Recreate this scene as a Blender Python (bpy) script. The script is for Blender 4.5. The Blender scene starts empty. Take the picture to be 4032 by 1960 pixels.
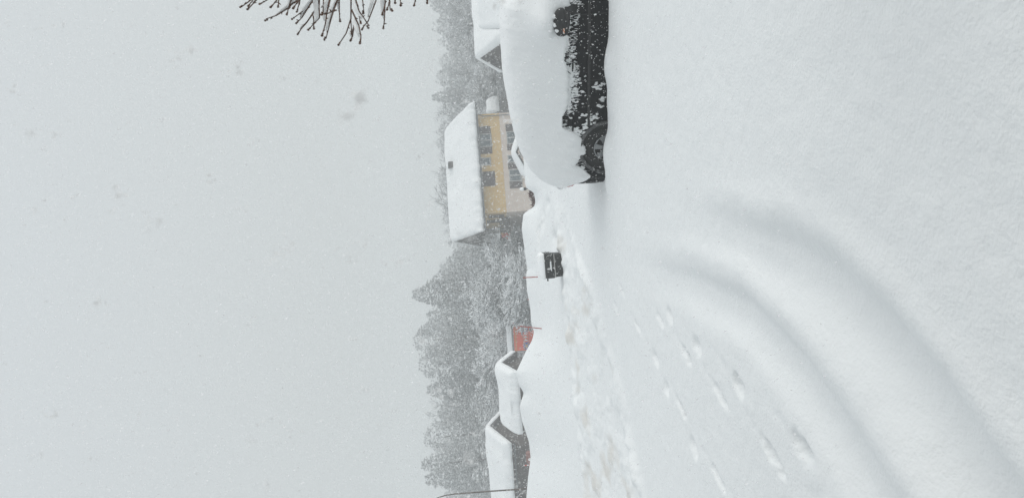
import bpy, bmesh, math, random
import numpy as np
from mathutils import Vector, Matrix
random.seed(7)
rng = np.random.default_rng(7)
C = bpy.context.scene.collection
S = bpy.context.scene

# ------------------------------------------------------------------ camera
HC = 2.1                                     # eye height over the snow
PITCH = math.atan((2016 - 1875) / 3030.0)    # looking slightly down
ROLL = math.atan(.073)
FOC = 3030.0
Fv = Vector((0, math.cos(PITCH), -math.sin(PITCH)))
U0 = Vector((0, math.sin(PITCH), math.cos(PITCH)))
R0 = Vector((1, 0, 0))
Uv = math.cos(ROLL) * U0 + math.sin(ROLL) * R0
Rv = math.cos(ROLL) * R0 - math.sin(ROLL) * U0
cam_d = bpy.data.cameras.new('camera')
cam = bpy.data.objects.new('camera', cam_d)
C.objects.link(cam)
# the photograph is a portrait frame stored on its side: camera x = down, camera y = right
m3 = Matrix((-Uv, Rv, -Fv)).transposed()
cam.matrix_world = Matrix.Translation((0, 0, HC)) @ m3.to_4x4()
cam_d.sensor_fit = 'HORIZONTAL'
cam_d.sensor_width = 36
cam_d.lens = 36 * FOC / 4032
cam_d.clip_start = .05
cam_d.clip_end = 2000
cam_d.dof.use_dof = True
cam_d.dof.focus_distance = 22
cam_d.dof.aperture_fstop = 7
S.camera = cam

# ------------------------------------------------------------------ sky and light
SUN_EL, SUN_AZ = math.radians(23), math.radians(106)     # azimuth clockwise from +Y
w = bpy.data.worlds.new('World'); S.world = w; w.use_nodes = True
nt = w.node_tree; nt.nodes.clear()
N = nt.nodes.new; L = nt.links.new
out = N('ShaderNodeOutputWorld'); bg = N('ShaderNodeBackground'); L(bg.outputs[0], out.inputs[0])
sky = N('ShaderNodeTexSky'); sky.sky_type = 'NISHITA'; sky.sun_disc = False
sky.sun_elevation = SUN_EL; sky.sun_rotation = SUN_AZ
sky.dust_density = 4; sky.air_density = 1
hs = N('ShaderNodeHueSaturation'); hs.inputs['Saturation'].default_value = .12; L(sky.outputs[0], hs.inputs['Color'])
tc = N('ShaderNodeTexCoord'); sx = N('ShaderNodeSeparateXYZ'); L(tc.outputs['Generated'], sx.inputs[0])
rp = N('ShaderNodeValToRGB'); L(sx.outputs['Z'], rp.inputs[0])
e = rp.color_ramp.elements
e[0].position = 0.0; e[0].color = (6.05, 6.4, 6.37, 1)       # overcast: brighter overhead
e[1].position = 1.0; e[1].color = (7.6, 8.05, 8.35, 1)
q = rp.color_ramp.elements.new(.12); q.color = (6.1, 6.48, 6.5, 1)
q = rp.color_ramp.elements.new(.5); q.color = (6.7, 7.15, 7.4, 1)
mx = N('ShaderNodeMix'); mx.data_type = 'RGBA'; mx.inputs[0].default_value = .9
L(hs.outputs[0], mx.inputs[6]); L(rp.outputs[0], mx.inputs[7])
L(mx.outputs[2], bg.inputs[0]); bg.inputs[1].default_value = .1
sl = bpy.data.lights.new('sun', 'SUN'); sl.energy = 1.45; sl.angle = math.radians(50); sl.color = (1, .97, .93)
so = bpy.data.objects.new('sun', sl); C.objects.link(so)
sd = Vector((math.sin(SUN_AZ) * math.cos(SUN_EL), math.cos(SUN_AZ) * math.cos(SUN_EL), math.sin(SUN_EL)))
so.rotation_euler = sd.to_track_quat('Z', 'Y').to_euler(); so.location = (30, -30, 60)
S.view_settings.view_transform = 'Standard'; S.view_settings.look = 'None'
S.view_settings.exposure = 0; S.view_settings.gamma = 1
S.cycles.volume_bounces = 2
S.cycles.max_bounces = 8

def P(x, y, Y):
    """world point seen at photo pixel x, y standing at distance Y in front of the camera"""
    d = Fv + Rv * ((980 - y) / FOC) + Uv * ((2016 - x) / FOC)
    return Vector((0, 0, HC)) + d * (Y / d.y)

# ------------------------------------------------------------------ helpers
def link(o, parent=None):
    C.objects.link(o)
    if parent: o.parent = parent
    return o
def thing(name, label, cat, loc=(0, 0, 0), rz=0, group=None):
    o = bpy.data.objects.new(name, None); C.objects.link(o)
    o.empty_display_size = .3
    o.location = loc; o.rotation_euler = (0, 0, rz); o['label'] = label; o['category'] = cat
    if group: o['group'] = group
    return o
def tag(o, label, cat, group=None, kind=None):
    o['label'] = label; o['category'] = cat
    if group: o['group'] = group
    if kind: o['kind'] = kind
    return o
def mesh_np(name, V, Fs, mats, mi=None, smooth=True, parent=None):
    """V (n,3); Fs: list of (m,k) int arrays"""
    me = bpy.data.meshes.new(name)
    V = np.asarray(V, dtype=np.float32)
    me.vertices.add(len(V)); me.vertices.foreach_set('co', V.ravel())
    Fs = [np.asarray(f, dtype=np.int32) for f in Fs if len(f)]
    loops = np.concatenate([f.ravel() for f in Fs])
    tot = np.concatenate([np.full(len(f), f.shape[1], dtype=np.int32) for f in Fs])
    st = np.concatenate([[0], np.cumsum(tot)[:-1]]).astype(np.int32)
    me.loops.add(len(loops)); me.loops.foreach_set('vertex_index', loops)
    me.polygons.add(len(tot)); me.polygons.foreach_set('loop_start', st); me.polygons.foreach_set('loop_total', tot)
    if mi is not None: me.polygons.foreach_set('material_index', np.asarray(mi, dtype=np.int32))
    me.polygons.foreach_set('use_smooth', np.full(len(tot), smooth, dtype=bool))
    me.update(calc_edges=True); me.validate()
    for m in (mats if isinstance(mats, (list, tuple)) else [mats]): me.materials.append(m)
    return link(bpy.data.objects.new(name, me), parent)

class MB:
    """collects simple shapes into one mesh"""
    def __init__(s): s.v = []; s.f = []; s.m = []
    def add(s, vs, fs, mi=0):
        o = len(s.v); s.v += [tuple(v) for v in vs]; s.f += [tuple(i + o for i in f) for f in fs]; s.m += [mi] * len(fs)
    def box(s, a, b, mi=0, M=None):
        x0, y0, z0 = a; x1, y1, z1 = b
        vs = [Vector(p) for p in ((x0,y0,z0),(x1,y0,z0),(x1,y1,z0),(x0,y1,z0),(x0,y0,z1),(x1,y0,z1),(x1,y1,z1),(x0,y1,z1))]
        if M: vs = [M @ v for v in vs]
        s.add(vs, [(0,3,2,1),(4,5,6,7),(0,1,5,4),(1,2,6,5),(2,3,7,6),(3,0,4,7)], mi)
    def tube(s, pts, rad, n=6, mi=0, cap=True):
        pts = [Vector(p) for p in pts]
        if not hasattr(rad, '__len__'): rad = [rad] * len(pts)
        vs = []
        for i, p in enumerate(pts):
            t = (pts[min(i+1, len(pts)-1)] - pts[max(i-1, 0)])
            if t.length < 1e-9: t = Vector((0,0,1))
            t.normalize()
            a = t.cross(Vector((0,0,1)) if abs(t.z) < .9 else Vector((1,0,0))).normalized(); b = t.cross(a)
            for k in range(n):
                an = 2*math.pi*k/n
                vs.append(p + (a*math.cos(an) + b*math.sin(an)) * rad[i])
        fs = []
        for i in range(len(pts)-1):
            for k in range(n):
                fs.append((i*n+k, i*n+(k+1)%n, (i+1)*n+(k+1)%n, (i+1)*n+k))
        if cap: fs.append(tuple(range(n))[::-1]); fs.append(tuple(range((len(pts)-1)*n, len(pts)*n)))
        s.add(vs, fs, mi)
    def blob(s, c, r, mi=0, rough=.25, sub=1, rnd=random):
        bm = bmesh.new(); bmesh.ops.create_icosphere(bm, subdivisions=sub, radius=1)
        bm.verts.ensure_lookup_table()
        vs = []
        for v in bm.verts:
            k = 1 + rnd.uniform(-rough, rough)
            vs.append((c[0]+v.co.x*r[0]*k, c[1]+v.co.y*r[1]*k, c[2]+v.co.z*r[2]*k))
        fs = [tuple(v.index for v in f.verts) for f in bm.faces]; bm.free()
        s.add(vs, fs, mi)
    def prism(s, poly, y0, y1, mi=0, ax='y'):
        """polygon in (x,z) pushed along y (ax='y') or polygon in (y,z) pushed along x"""
        n = len(poly)
        if ax == 'y': vs = [(a, y0, b) for a, b in poly] + [(a, y1, b) for a, b in poly]
        else: vs = [(y0, a, b) for a, b in poly] + [(y1, a, b) for a, b in poly]
        fs = [tuple(range(n)), tuple(range(2*n-1, n-1, -1))] + [(i, i+n, (i+1)%n+n, (i+1)%n) for i in range(n)]
        s.add(vs, fs, mi)
    def build(s, name, mats, parent=None, smooth=False, bevel=0):
        me = bpy.data.meshes.new(name); me.from_pydata(s.v, [], s.f)
        for m in (mats if isinstance(mats, (list, tuple)) else [mats]): me.materials.append(m)
        me.polygons.foreach_set('material_index', s.m)
        me.polygons.foreach_set('use_smooth', [smooth]*len(s.f))
        bm = bmesh.new(); bm.from_mesh(me); bmesh.ops.recalc_face_normals(bm, faces=bm.faces)
        if bevel: bmesh.ops.bevel(bm, geom=bm.edges[:], offset=bevel, segments=2, affect='EDGES')
        bm.to_mesh(me); bm.free(); me.update()
        return link(bpy.data.objects.new(name, me), parent)

def hash2(ix, iy, seed):
    n = (ix.astype(np.int64)*374761393 + iy.astype(np.int64)*668265263 + seed*1442695041) & 0x7fffffff
    n = ((n ^ (n >> 13)) * 1274126177) & 0x7fffffff
    n = n ^ (n >> 16)
    return (n & 0xffff) / 65535.0
def vnoise(x, y, seed=0):
    x = np.asarray(x, float); y = np.asarray(y, float)
    ix = np.floor(x); iy = np.floor(y); fx = x-ix; fy = y-iy
    fx = fx*fx*fx*(fx*(fx*6-15)+10); fy = fy*fy*fy*(fy*(fy*6-15)+10)
    a = hash2(ix, iy, seed); b = hash2(ix+1, iy, seed); c = hash2(ix, iy+1, seed); d = hash2(ix+1, iy+1, seed)
    return (a*(1-fx)+b*fx)*(1-fy) + (c*(1-fx)+d*fx)*fy - .5
def fbm(x, y, oc=4, seed=0):
    t = 0; a = 1
    for i in range(oc):
        t = t + a*vnoise(x*2**i + i*17.3, y*2**i + i*9.1, seed+i); a *= .5
    return t
def sstep(a, b, x):
    t = np.clip((x-a)/(b-a), 0, 1); return t*t*(3-2*t)

# ------------------------------------------------------------------ materials
def mat(name, col, rough=.8, noise=None, bump=None, metal=0, spec=.5, coat=0):
    """noise=(scale, colour2, lo, hi[, stretch]); bump=(scale, strength, distance)"""
    m = bpy.data.materials.new(name); m.use_nodes = True
    t = m.node_tree; b = t.nodes['Principled BSDF']
    b.inputs['Base Color'].default_value = (*col, 1); b.inputs['Roughness'].default_value = rough
    b.inputs['Metallic'].default_value = metal; b.inputs['Specular IOR Level'].default_value = spec
    b.inputs['Coat Weight'].default_value = coat
    if noise or bump:
        tc = t.nodes.new('ShaderNodeTexCoord')
    if noise:
        mp = t.nodes.new('ShaderNodeMapping'); t.links.new(tc.outputs['Object'], mp.inputs[0])
        if len(noise) > 4: mp.inputs['Scale'].default_value = noise[4]
        n = t.nodes.new('ShaderNodeTexNoise'); n.inputs['Scale'].default_value = noise[0]; n.inputs['Detail'].default_value = 6
        t.links.new(mp.outputs[0], n.inputs['Vector'])
        r = t.nodes.new('ShaderNodeValToRGB'); t.links.new(n.outputs['Fac'], r.inputs[0])
        r.color_ramp.elements[0].position = noise[2]; r.color_ramp.elements[1].position = noise[3]
        r.color_ramp.elements[0].color = (*col, 1); r.color_ramp.elements[1].color = (*noise[1], 1)
        t.links.new(r.outputs[0], b.inputs['Base Color'])
    if bump:
        n = t.nodes.new('ShaderNodeTexNoise'); n.inputs['Scale'].default_value = bump[0]; n.inputs['Detail'].default_value = 5
        t.links.new(tc.outputs['Object'], n.inputs['Vector'])
        bp = t.nodes.new('ShaderNodeBump'); bp.inputs['Strength'].default_value = bump[1]; bp.inputs['Distance'].default_value = bump[2]
        t.links.new(n.outputs['Fac'], bp.inputs['Height']); t.links.new(bp.outputs[0], b.inputs['Normal'])
    return m
M_snow = mat('snow', (.86, .88, .885), .75, bump=(14, .5, .01), spec=.2)
M_snowroof = mat('roof_snow', (.89, .905, .91), .75, bump=(5, .3, .02), spec=.2)
M_carsnow = mat('car_snow', (.87, .885, .89), .8, bump=(26, .4, .008), spec=.2)
M_treesnow = mat('tree_snow', (.86, .88, .89), .9, spec=.1)
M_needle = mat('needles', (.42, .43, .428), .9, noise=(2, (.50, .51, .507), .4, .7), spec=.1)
M_bark = mat('bark', (.075, .06, .05), .9, noise=(6, (.16, .13, .11), .4, .7), spec=.1)
M_twig = mat('twig_bark', (.07, .035, .02), .7, noise=(60, (.15, .07, .04), .45, .65))
M_greybark = mat('grey_bark', (.16, .155, .15), .9, spec=.1)
M_yellow = mat('ochre_plaster', (.60, .40, .15), .9, noise=(1.3, (.66, .46, .20), .35, .7), bump=(30, .3, .01))
M_beige = mat('beige_plaster', (.63, .53, .46), .9, noise=(1.1, (.69, .60, .53), .35, .7), bump=(30, .3, .01))
M_timber = mat('dark_timber', (.050, .040, .036), .85, noise=(3, (.10, .08, .07), .35, .7, (8, 8, .6)))
M_roofdark = mat('roof_timber', (.045, .038, .036), .85, noise=(4, (.08, .065, .06), .4, .7))
M_metal = mat('gutter_metal', (.12, .13, .14), .45, metal=.6)
M_glass = mat('window_glass', (.055, .075, .085), .12, noise=(3, (.12, .16, .18), .4, .7), spec=.7)
M_frame = mat('window_frame', (.42, .42, .41), .6)
M_shutter = mat('brown_shutter', (.055, .036, .032), .8, noise=(4, (.085, .06, .055), .4, .65, (1, 1, 12)))
M_concrete = mat('concrete', (.3, .29, .28), .9, noise=(4, (.38, .37, .35), .4, .7))
M_black = mat('black_paint', (.004, .0045, .006), .4, noise=(25, (.007, .008, .010), .45, .7), spec=.12)
M_plastic = mat('black_plastic', (.014, .014, .015), .6)
M_grey = mat('arch_trim', (.05, .052, .055), .5, noise=(30, (.2, .2, .2), .45, .7))
M_rubber = mat('tyre_rubber', (.012, .012, .012), .85)
M_rim = mat('alloy_rim', (.33, .34, .35), .38, metal=.75, noise=(12, (.22, .23, .23), .4, .7))
M_carglass = mat('car_glass', (.012, .014, .016), .06, spec=.8)
M_redlens = mat('red_lens', (.45, .05, .055), .25, noise=(28, (.75, .6, .6), .45, .55))
M_amber = mat('amber_lens', (.6, .18, .04), .3, noise=(70, (.7, .68, .66), .45, .55))
M_bin = mat('bin_plastic', (.022, .024, .023), .55, noise=(9, (.045, .047, .045), .4, .7), bump=(20, .2, .01))
M_red = mat('red_board', (.85, .085, .02), .75, noise=(5, (.72, .10, .04), .4, .7))
M_pole = mat('red_pole', (.50, .04, .025), .6)
M_marker = mat('marker_paint', (.33, .035, .02), .7)
M_yel = mat('yellow_paint', (.62, .36, .06), .7)
M_blue = mat('blue_paint', (.04, .09, .42), .7)
M_white = mat('white_paint', (.78, .78, .77), .7)
M_green = mat('green_cloth', (.05, .14, .04), .9)
M_hedge = mat('hedge_leaf', (.085, .035, .028), .9, noise=(4, (.16, .10, .085), .4, .65))
M_fadered = mat('faded_red', (.22, .09, .075), .8, noise=(6, (.32, .2, .18), .4, .65))
M_flake = mat('snowflake', (.9, .9, .9), .9, spec=.1)
t = M_flake.node_tree; t.nodes.clear()
oo = t.nodes.new('ShaderNodeOutputMaterial'); df = t.nodes.new('ShaderNodeBsdfDiffuse'); tl_ = t.nodes.new('ShaderNodeBsdfTranslucent'); tp_ = t.nodes.new('ShaderNodeBsdfTransparent')
df.inputs[0].default_value = tl_.inputs[0].default_value = (1, 1, 1, 1)
m1 = t.nodes.new('ShaderNodeMixShader'); m1.inputs[0].default_value = .5; m2 = t.nodes.new('ShaderNodeMixShader'); m2.inputs[0].default_value = .32
t.links.new(df.outputs[0], m1.inputs[1]); t.links.new(tl_.outputs[0], m1.inputs[2]); t.links.new(m1.outputs[0], m2.inputs[1]); t.links.new(tp_.outputs[0], m2.inputs[2]); t.links.new(m2.outputs[0], oo.inputs[0])

# ground snow: white with faint road dirt in the ploughed bank
M_ground = mat('ground_snow', (.86, .88, .885), .75, spec=.2)
t = M_ground.node_tree; b = t.nodes['Principled BSDF']
tc = t.nodes.new('ShaderNodeTexCoord')
at = t.nodes.new('ShaderNodeAttribute'); at.attribute_name = 'dirt'
mixc = t.nodes.new('ShaderNodeMix'); mixc.data_type = 'RGBA'
mixc.inputs[6].default_value = (.86, .88, .885, 1); mixc.inputs[7].default_value = (.70, .68, .64, 1)
t.links.new(at.outputs['Fac'], mixc.inputs[0]); t.links.new(mixc.outputs[2], b.inputs['Base Color'])
n1 = t.nodes.new('ShaderNodeTexNoise'); n1.inputs['Scale'].default_value = 7; n1.inputs['Detail'].default_value = 4
n2 = t.nodes.new('ShaderNodeTexNoise'); n2.inputs['Scale'].default_value = 45; n2.inputs['Detail'].default_value = 3
ad = t.nodes.new('ShaderNodeMath'); ad.operation = 'MULTIPLY_ADD'; ad.inputs[1].default_value = .35
t.links.new(tc.outputs['Object'], n1.inputs['Vector']); t.links.new(tc.outputs['Object'], n2.inputs['Vector'])
t.links.new(n2.outputs['Fac'], ad.inputs[0]); t.links.new(n1.outputs['Fac'], ad.inputs[2])
bp = t.nodes.new('ShaderNodeBump'); bp.inputs['Strength'].default_value = .75; bp.inputs['Distance'].default_value = .022
t.links.new(ad.outputs[0], bp.inputs['Height']); t.links.new(bp.outputs[0], b.inputs['Normal'])

# ------------------------------------------------------------------ terrain
crest_pts = [(-30,.9),(-8.11,1.04),(-7.5,.94),(-6.79,.79),(-6.3,.81),(-5.64,.98),(-5.11,1.04),(-4.69,.86),(-4.42,1.01),(-4.01,1.08),(-3.36,.70),
  (-3.0,.45),(-2.74,.37),(-2.46,.44),(-1.95,.44),(-1.36,.51),(-.8,.49),(-.73,.43),(-.2,.48),(.63,.53),(1.12,.44),(1.33,.03),(1.51,.0),(1.8,.04),(1.91,.26),(2.05,.30),(2.76,.30),(8,.3),(30,.3)]
bn = [(-30,2),(-8,7.6),(-5,9.6),(-3.56,10.66),(-2.87,11.47),(-2.2,12.03),(-1.54,13.3),(-.89,14.0),(-.46,15.3),(.3,16.8),(1.5,18.5),(30,24)]
bf = [(-30,13),(-8,15.4),(-5.29,16.11),(-3.76,16.45),(-2.77,17.13),(-1.99,17.6),(-.33,17.9),(1.5,20),(30,26)]
rut1 = [(-3.7,1.4),(-2.5,2.6),(-1.84,3.43),(-1.45,4.08),(-1.18,4.54),(-.88,5.13),(-.56,6.07),(-.38,7.65),(-.35,9.2),(-.2,11)]
rut2 = [(-3.0,.4),(-2.0,1.8),(-1.5,2.6),(-1.09,3.22),(-.82,3.53),(-.53,3.99),(-.29,4.51),(-.09,5.19),(.05,6.03),(.16,7.0),(.5,8.6)]
steps_ = [(-.95,9.08,.05),(-.88,8.6,.05),(-1.22,7.99,.09),(-1.08,7.52,.07),(-1.45,6.91,.1),(-1.28,6.35,.12),(-1.68,5.7,.11),(-1.5,5.13,.13),(-1.17,10.38,.05),
  (-1.49,9.45,.07),(-.71,11.34,.04),(-1.77,8.99,.06),(-1.86,8.32,.09),(-2.19,7.92,.06),(-2.27,7.15,.11),(-.62,12.4,.03),(-1.95,4.55,.12),(-2.5,6.3,.09),(-1.0,12,.04)]
def dist_poly(X, Y, pts):
    best = np.full(X.shape, 1e9); par = np.zeros(X.shape); side = np.zeros(X.shape)
    acc = 0
    for (x0, y0), (x1, y1) in zip(pts[:-1], pts[1:]):
        dx, dy = x1-x0, y1-y0; l2 = dx*dx+dy*dy; l = math.sqrt(l2)
        tt = np.clip(((X-x0)*dx + (Y-y0)*dy)/l2, 0, 1)
        ex = X-(x0+tt*dx); ey = Y-(y0+tt*dy); d = np.hypot(ex, ey)
        k = d < best
        best = np.where(k, d, best); par = np.where(k, acc+tt*l, par); side = np.where(k, np.sign(dx*ey-dy*ex), side)
        acc += l
    return best*side, par, acc
def ipl(pts, x):
    a = np.array(pts); return np.interp(x, a[:, 0], a[:, 1])
def smoothed(pts, w=.12):
    xs = np.linspace(-30, 30, 6001); ys = ipl(pts, xs); k = int(w/.01)*2+1
    ker = np.hanning(k+2)[1:-1]; ker /= ker.sum()
    return xs, np.convolve(np.pad(ys, k//2, mode='edge'), ker, mode='valid')
cx_, cy_ = smoothed(crest_pts, .1); sx2_, sy2_ = smoothed(crest_pts, 1.1); bnx, bny = smoothed(bn, .5); bfx, bfy = smoothed(bf, .5)
CAR_A = math.radians(29); CAR_O = (1.45, 11.75)
def ground(X, Y, detail=True):
    X = np.asarray(X, float); Y = np.asarray(Y, float)
    Yg = np.maximum(Y, 3)
    yn = np.interp(X, bnx, bny); yf = np.interp(X, bfx, bfy)
    zc = np.interp(X/Yg*25, cx_, cy_)
    tb = sstep(yn, yf, Y)
    bank = .10 + .10*np.clip((-X)/4, 0, 1)
    z = tb*bank
    tcr = sstep(yf, 25.2, Y)
    zs_ = np.interp(X/Yg*25, sx2_, sy2_); td = sstep(21.8, 25.0, Y)
    z = z*(1-tcr) + (zs_*(1-td)+zc*td)*tcr
    # beyond the crest the land drops to the valley floor
    drop = np.clip(Y-25.2, 0, 1e9)
    z = z - .100*drop*sstep(0, 2.5, drop)
    low = -4.45 + .6*fbm(X/40, Y/40, 2, 91)
    z = np.where(Y > 25.2, np.maximum(z, low) if True else z, z)
    if detail:
        near = 1-sstep(24, 27, Y)
        z = z + .035*fbm(X/3.1, Y/3.1, 3, 5)*near
        z = z + .010*fbm(X/.5, Y/.5, 3, 15)*near
        # tyre ruts half filled with new snow
        for pts, dep, wd in ((rut1, .102, .165), (rut2, .138, .19)):
            d, s, tot = dist_poly(X, Y, pts)
            fade = 1-sstep(tot-5.2, tot-.4, s)
            d = d - .10 + .03*fbm(X/.8, Y/.8, 2, 33)
            z = z - fade*dep*(.85+.65*(1-np.clip(s/7.5, 0, 1)))*np.exp(-(np.abs(np.where(d > 0, d*.7, d))/wd)**3.0) + fade*.026*(np.exp(-((d+.36)/.11)**2))
        # second, older and shallower pair further right
        d, s, tot = dist_poly(X, Y, [(x+1.0, y-.35) for x, y in rut2])
        z = z - .012*np.exp(-(d/.30)**2)*(1-sstep(tot-5, tot-2, s))
        # footprints dragged through the snow
        for i, (fx, fy, fd) in enumerate(steps_):
            ux, uy = -.36, -.933
            ex = X-fx; ey = Y-fy; al = ex*ux+ey*uy; ac = ex*uy-ey*ux
            ac = ac + .05*vnoise(X/.06, Y/.06, 60+i) ; al = al + .07*vnoise(X/.12, Y/.12, 90+i)
            g = np.exp(-(np.abs(al)/(.12 if i % 2 else .17))**3-(np.abs(ac)/(.06 if i % 2 else .036))**2.5)
            z = z - fd*1.0*g*(1+.5*np.sign(al)*np.minimum(np.abs(al)/.2, 1))
            z = z + fd*.05*np.exp(-((al-.27)/.10)**2-((ac-.03)/.08)**2)*(1+vnoise(X/.05, Y/.05, 70+i))
            z = z - fd*.07*np.exp(-((al+.40)/.16)**2-(ac/.05)**2)
        # ploughed bank: broken lumps between the road and the field
        band = sstep(yn-.45, yn+.25, Y)*(1-sstep(yf-.6, yf+.5, Y))*(1-sstep(.3, 1.2, X))
        ln = fbm(X/.42, Y/.55, 5, 41)+.12*vnoise(X/.09, Y/.11, 43); rid = np.abs(fbm(X/.8, Y/1.2, 3, 47))
        z = z + band*(.095*np.clip(ln+.08, 0, 1) - .07*np.clip(.13-rid, 0, 1)*1.6)
        edge = np.exp(-((Y-yn-.15)/.35)**2)*(1-sstep(-.5, .8, X))
        z = z + edge*(.055+.08*fbm(X/.3, Y/.3, 3, 55))
        edge2 = np.exp(-((Y-yf+.3)/.5)**2)*(1-sstep(.2, 1., X))
        z = z + edge2*(.04+.12*np.clip(fbm(X/.35, Y/.5, 3, 57), -.2, 1))
        # old slots on the field above
        for fx, fy, fd, sx_, sy_ in ((1.15, 20.6, .10, .12, .5), (.75, 21.5, .1, .3, .35), (.42, 22.2, .12, .35, .3), (.2, 19.4, .12, .18, .5), (.1, 18.6, .12, .1, .5), (1.25, 19.6, .05, .35, .12)):
            z = z - fd*np.exp(-((X-fx)/sx_)**2-((Y-fy)/sy_)**2)*(.6+1.6*np.abs(vnoise(X/.11, Y/.2, 77)))
        # snow drifted against the car
        c, s_ = math.cos(-CAR_A), math.sin(-CAR_A)
        lx = (X-CAR_O[0])*c + (Y-CAR_O[1])*s_; ly = -(X-CAR_O[0])*s_ + (Y-CAR_O[1])*c
        inside = sstep(-.80, -.55, lx)*(1-sstep(3.6, 4.0, lx))
        z = z + inside*.05*np.exp(-((ly+.25)/.25)**2)*(1+2.2*vnoise(lx/.45, lx*0+.5, 88))
        z = z - inside*.045*np.exp(-((ly+.02)/.09)**2)
        # loose snow heaped behind the car
        z = z + .05*np.exp(-((X-.5)/.75)**2-((Y-13.4)/.8)**2)
    return z

def gz(x, y): return float(ground(np.array([x]), np.array([y]), False)[0])

ys = [-12, -8, -5, -3, -1.5, -.5, .3, 1.0, 1.6]
y = 2.0
while y < 27: ys.append(y); y += .0036*y if y < 12.5 else .0042*y
while y < 300: ys.append(y); y += .02*y
ys = np.array(ys)
a_in = np.linspace(-.37, .37, 300)
a_out = .37*np.exp(np.linspace(0, 1, 42)[1:]*math.log(12/.37))
a_ = np.concatenate([-a_out[::-1], a_in, a_out])
A, YY = np.meshgrid(a_, ys)
G_ = np.maximum(YY, 3.0)
XX = A*G_; XX = XX/(1+(np.abs(XX)/262)**4)**.25
ZZ = ground(XX, YY)
nr, nc = XX.shape
idx = np.arange(nr*nc).reshape(nr, nc)
quads = np.stack([idx[:-1, :-1], idx[:-1, 1:], idx[1:, 1:], idx[1:, :-1]], -1).reshape(-1, 4)
gr = mesh_np('snow_ground', np.stack([XX, YY, ZZ], -1).reshape(-1, 3), [quads], M_ground)
gr['kind'] = 'structure'
yn = np.interp(XX, bnx, bny); yf = np.interp(XX, bfx, bfy)
band = sstep(yn-.1, yn+.5, YY)*(1-sstep(yf-.5, yf+.4, YY))*(1-sstep(.3, 1, XX))
dirt = band*np.clip((fbm(XX/.5, YY/.9, 4, 141)-.12)*2.2, 0, 1)*.8
for fx, fy in ((.75, 21.5), (.42, 22.2), (.2, 19.4)):
    dirt += .5*np.exp(-((XX-fx)/.3)**2-((YY-fy)/.4)**2)*np.clip(fbm(XX/.1, YY/.15, 3, 150)+.2, 0, 1)
at_ = gr.data.attributes.new('dirt', 'FLOAT', 'POINT')
at_.data.foreach_set('value', np.clip(dirt, 0, 1).ravel().astype(np.float32))

# ------------------------------------------------------------------ the snowed-in car
car = thing('parked_car', 'black hatchback buried under a thick cover of fresh snow beside the road', 'car', (CAR_O[0], CAR_O[1], -.33), -CAR_A)
# local: +x forward, rear axle at x=0, near side y=0..-; centre line at y=+.86
CY = .86
top_pts = [(-.66,.62),(-.655,.80),(-.61,.98),(-.50,1.20),(-.38,1.37),(-.2,1.45),(.2,1.50),(.9,1.53),(1.4,1.51),(1.75,1.46),(2.0,1.33),(2.45,1.05),(2.7,.99),(3.1,.90),(3.3,.76),(3.36,.60)]
wid_pts = [(-.66,.70),(-.60,.79),(-.45,.84),(-.1,.86),(2.6,.86),(3.0,.83),(3.25,.76),(3.36,.66)]
tp = np.array(top_pts); wp = np.array(wid_pts)
def car_top(x): return np.interp(x, tp[:, 0], tp[:, 1])
def car_w(x): return np.interp(x, wp[:, 0], wp[:, 1])
def half_width(x, z):
    """half width of the bodywork at station x and height z"""
    w0 = car_w(x); tz = car_top(x); belt = np.minimum(.95, tz-.06)
    lo = np.interp(z, [.2, .30, .45, .70, .90], [-.09, -.03, -.005, 0, -.015])
    up = np.clip((z-belt)/np.maximum(tz-belt, .03), 0, 1)
    return (w0+lo) - .27*up**1.35*np.clip((tz-.9)/.5, .25, 1)
xs = np.concatenate([np.linspace(-.66, -.35, 14), np.linspace(-.32, 2.9, 54), np.linspace(2.95, 3.36, 12)])
sec = []
for x_ in xs:
    tz = float(car_top(x_)); zz = list(np.linspace(.22, min(.93, tz-.08), 9)) + list(np.linspace(min(.97, tz-.05), tz-.012, 7))
    ring = [(0.0, .22)] + [(float(half_width(x_, q)), q) for q in zz] + [(float(half_width(x_, tz))-.12, tz+.012), (0.0, tz+.03)]
    sec.append(ring)
nv = len(sec[0]); V = []; Fq = []
for i, x_ in enumerate(xs):
    for (h, z) in sec[i]: V.append((x_, CY-h, z))
    for (h, z) in sec[i][::-1][1:-1]: V.append((x_, CY+h, z))
m_ = 2*nv-2
for i in range(len(xs)-1):
    for k in range(m_): Fq.append((i*m_+k, i*m_+(k+1) % m_, (i+1)*m_+(k+1) % m_, (i+1)*m_+k))
bodymb = MB(); bodymb.add(V, Fq + [tuple(range(m_))[::-1], tuple(range((len(xs)-1)*m_, len(xs)*m_))])
bodymb.build('body', M_black, car, smooth=True)
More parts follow.
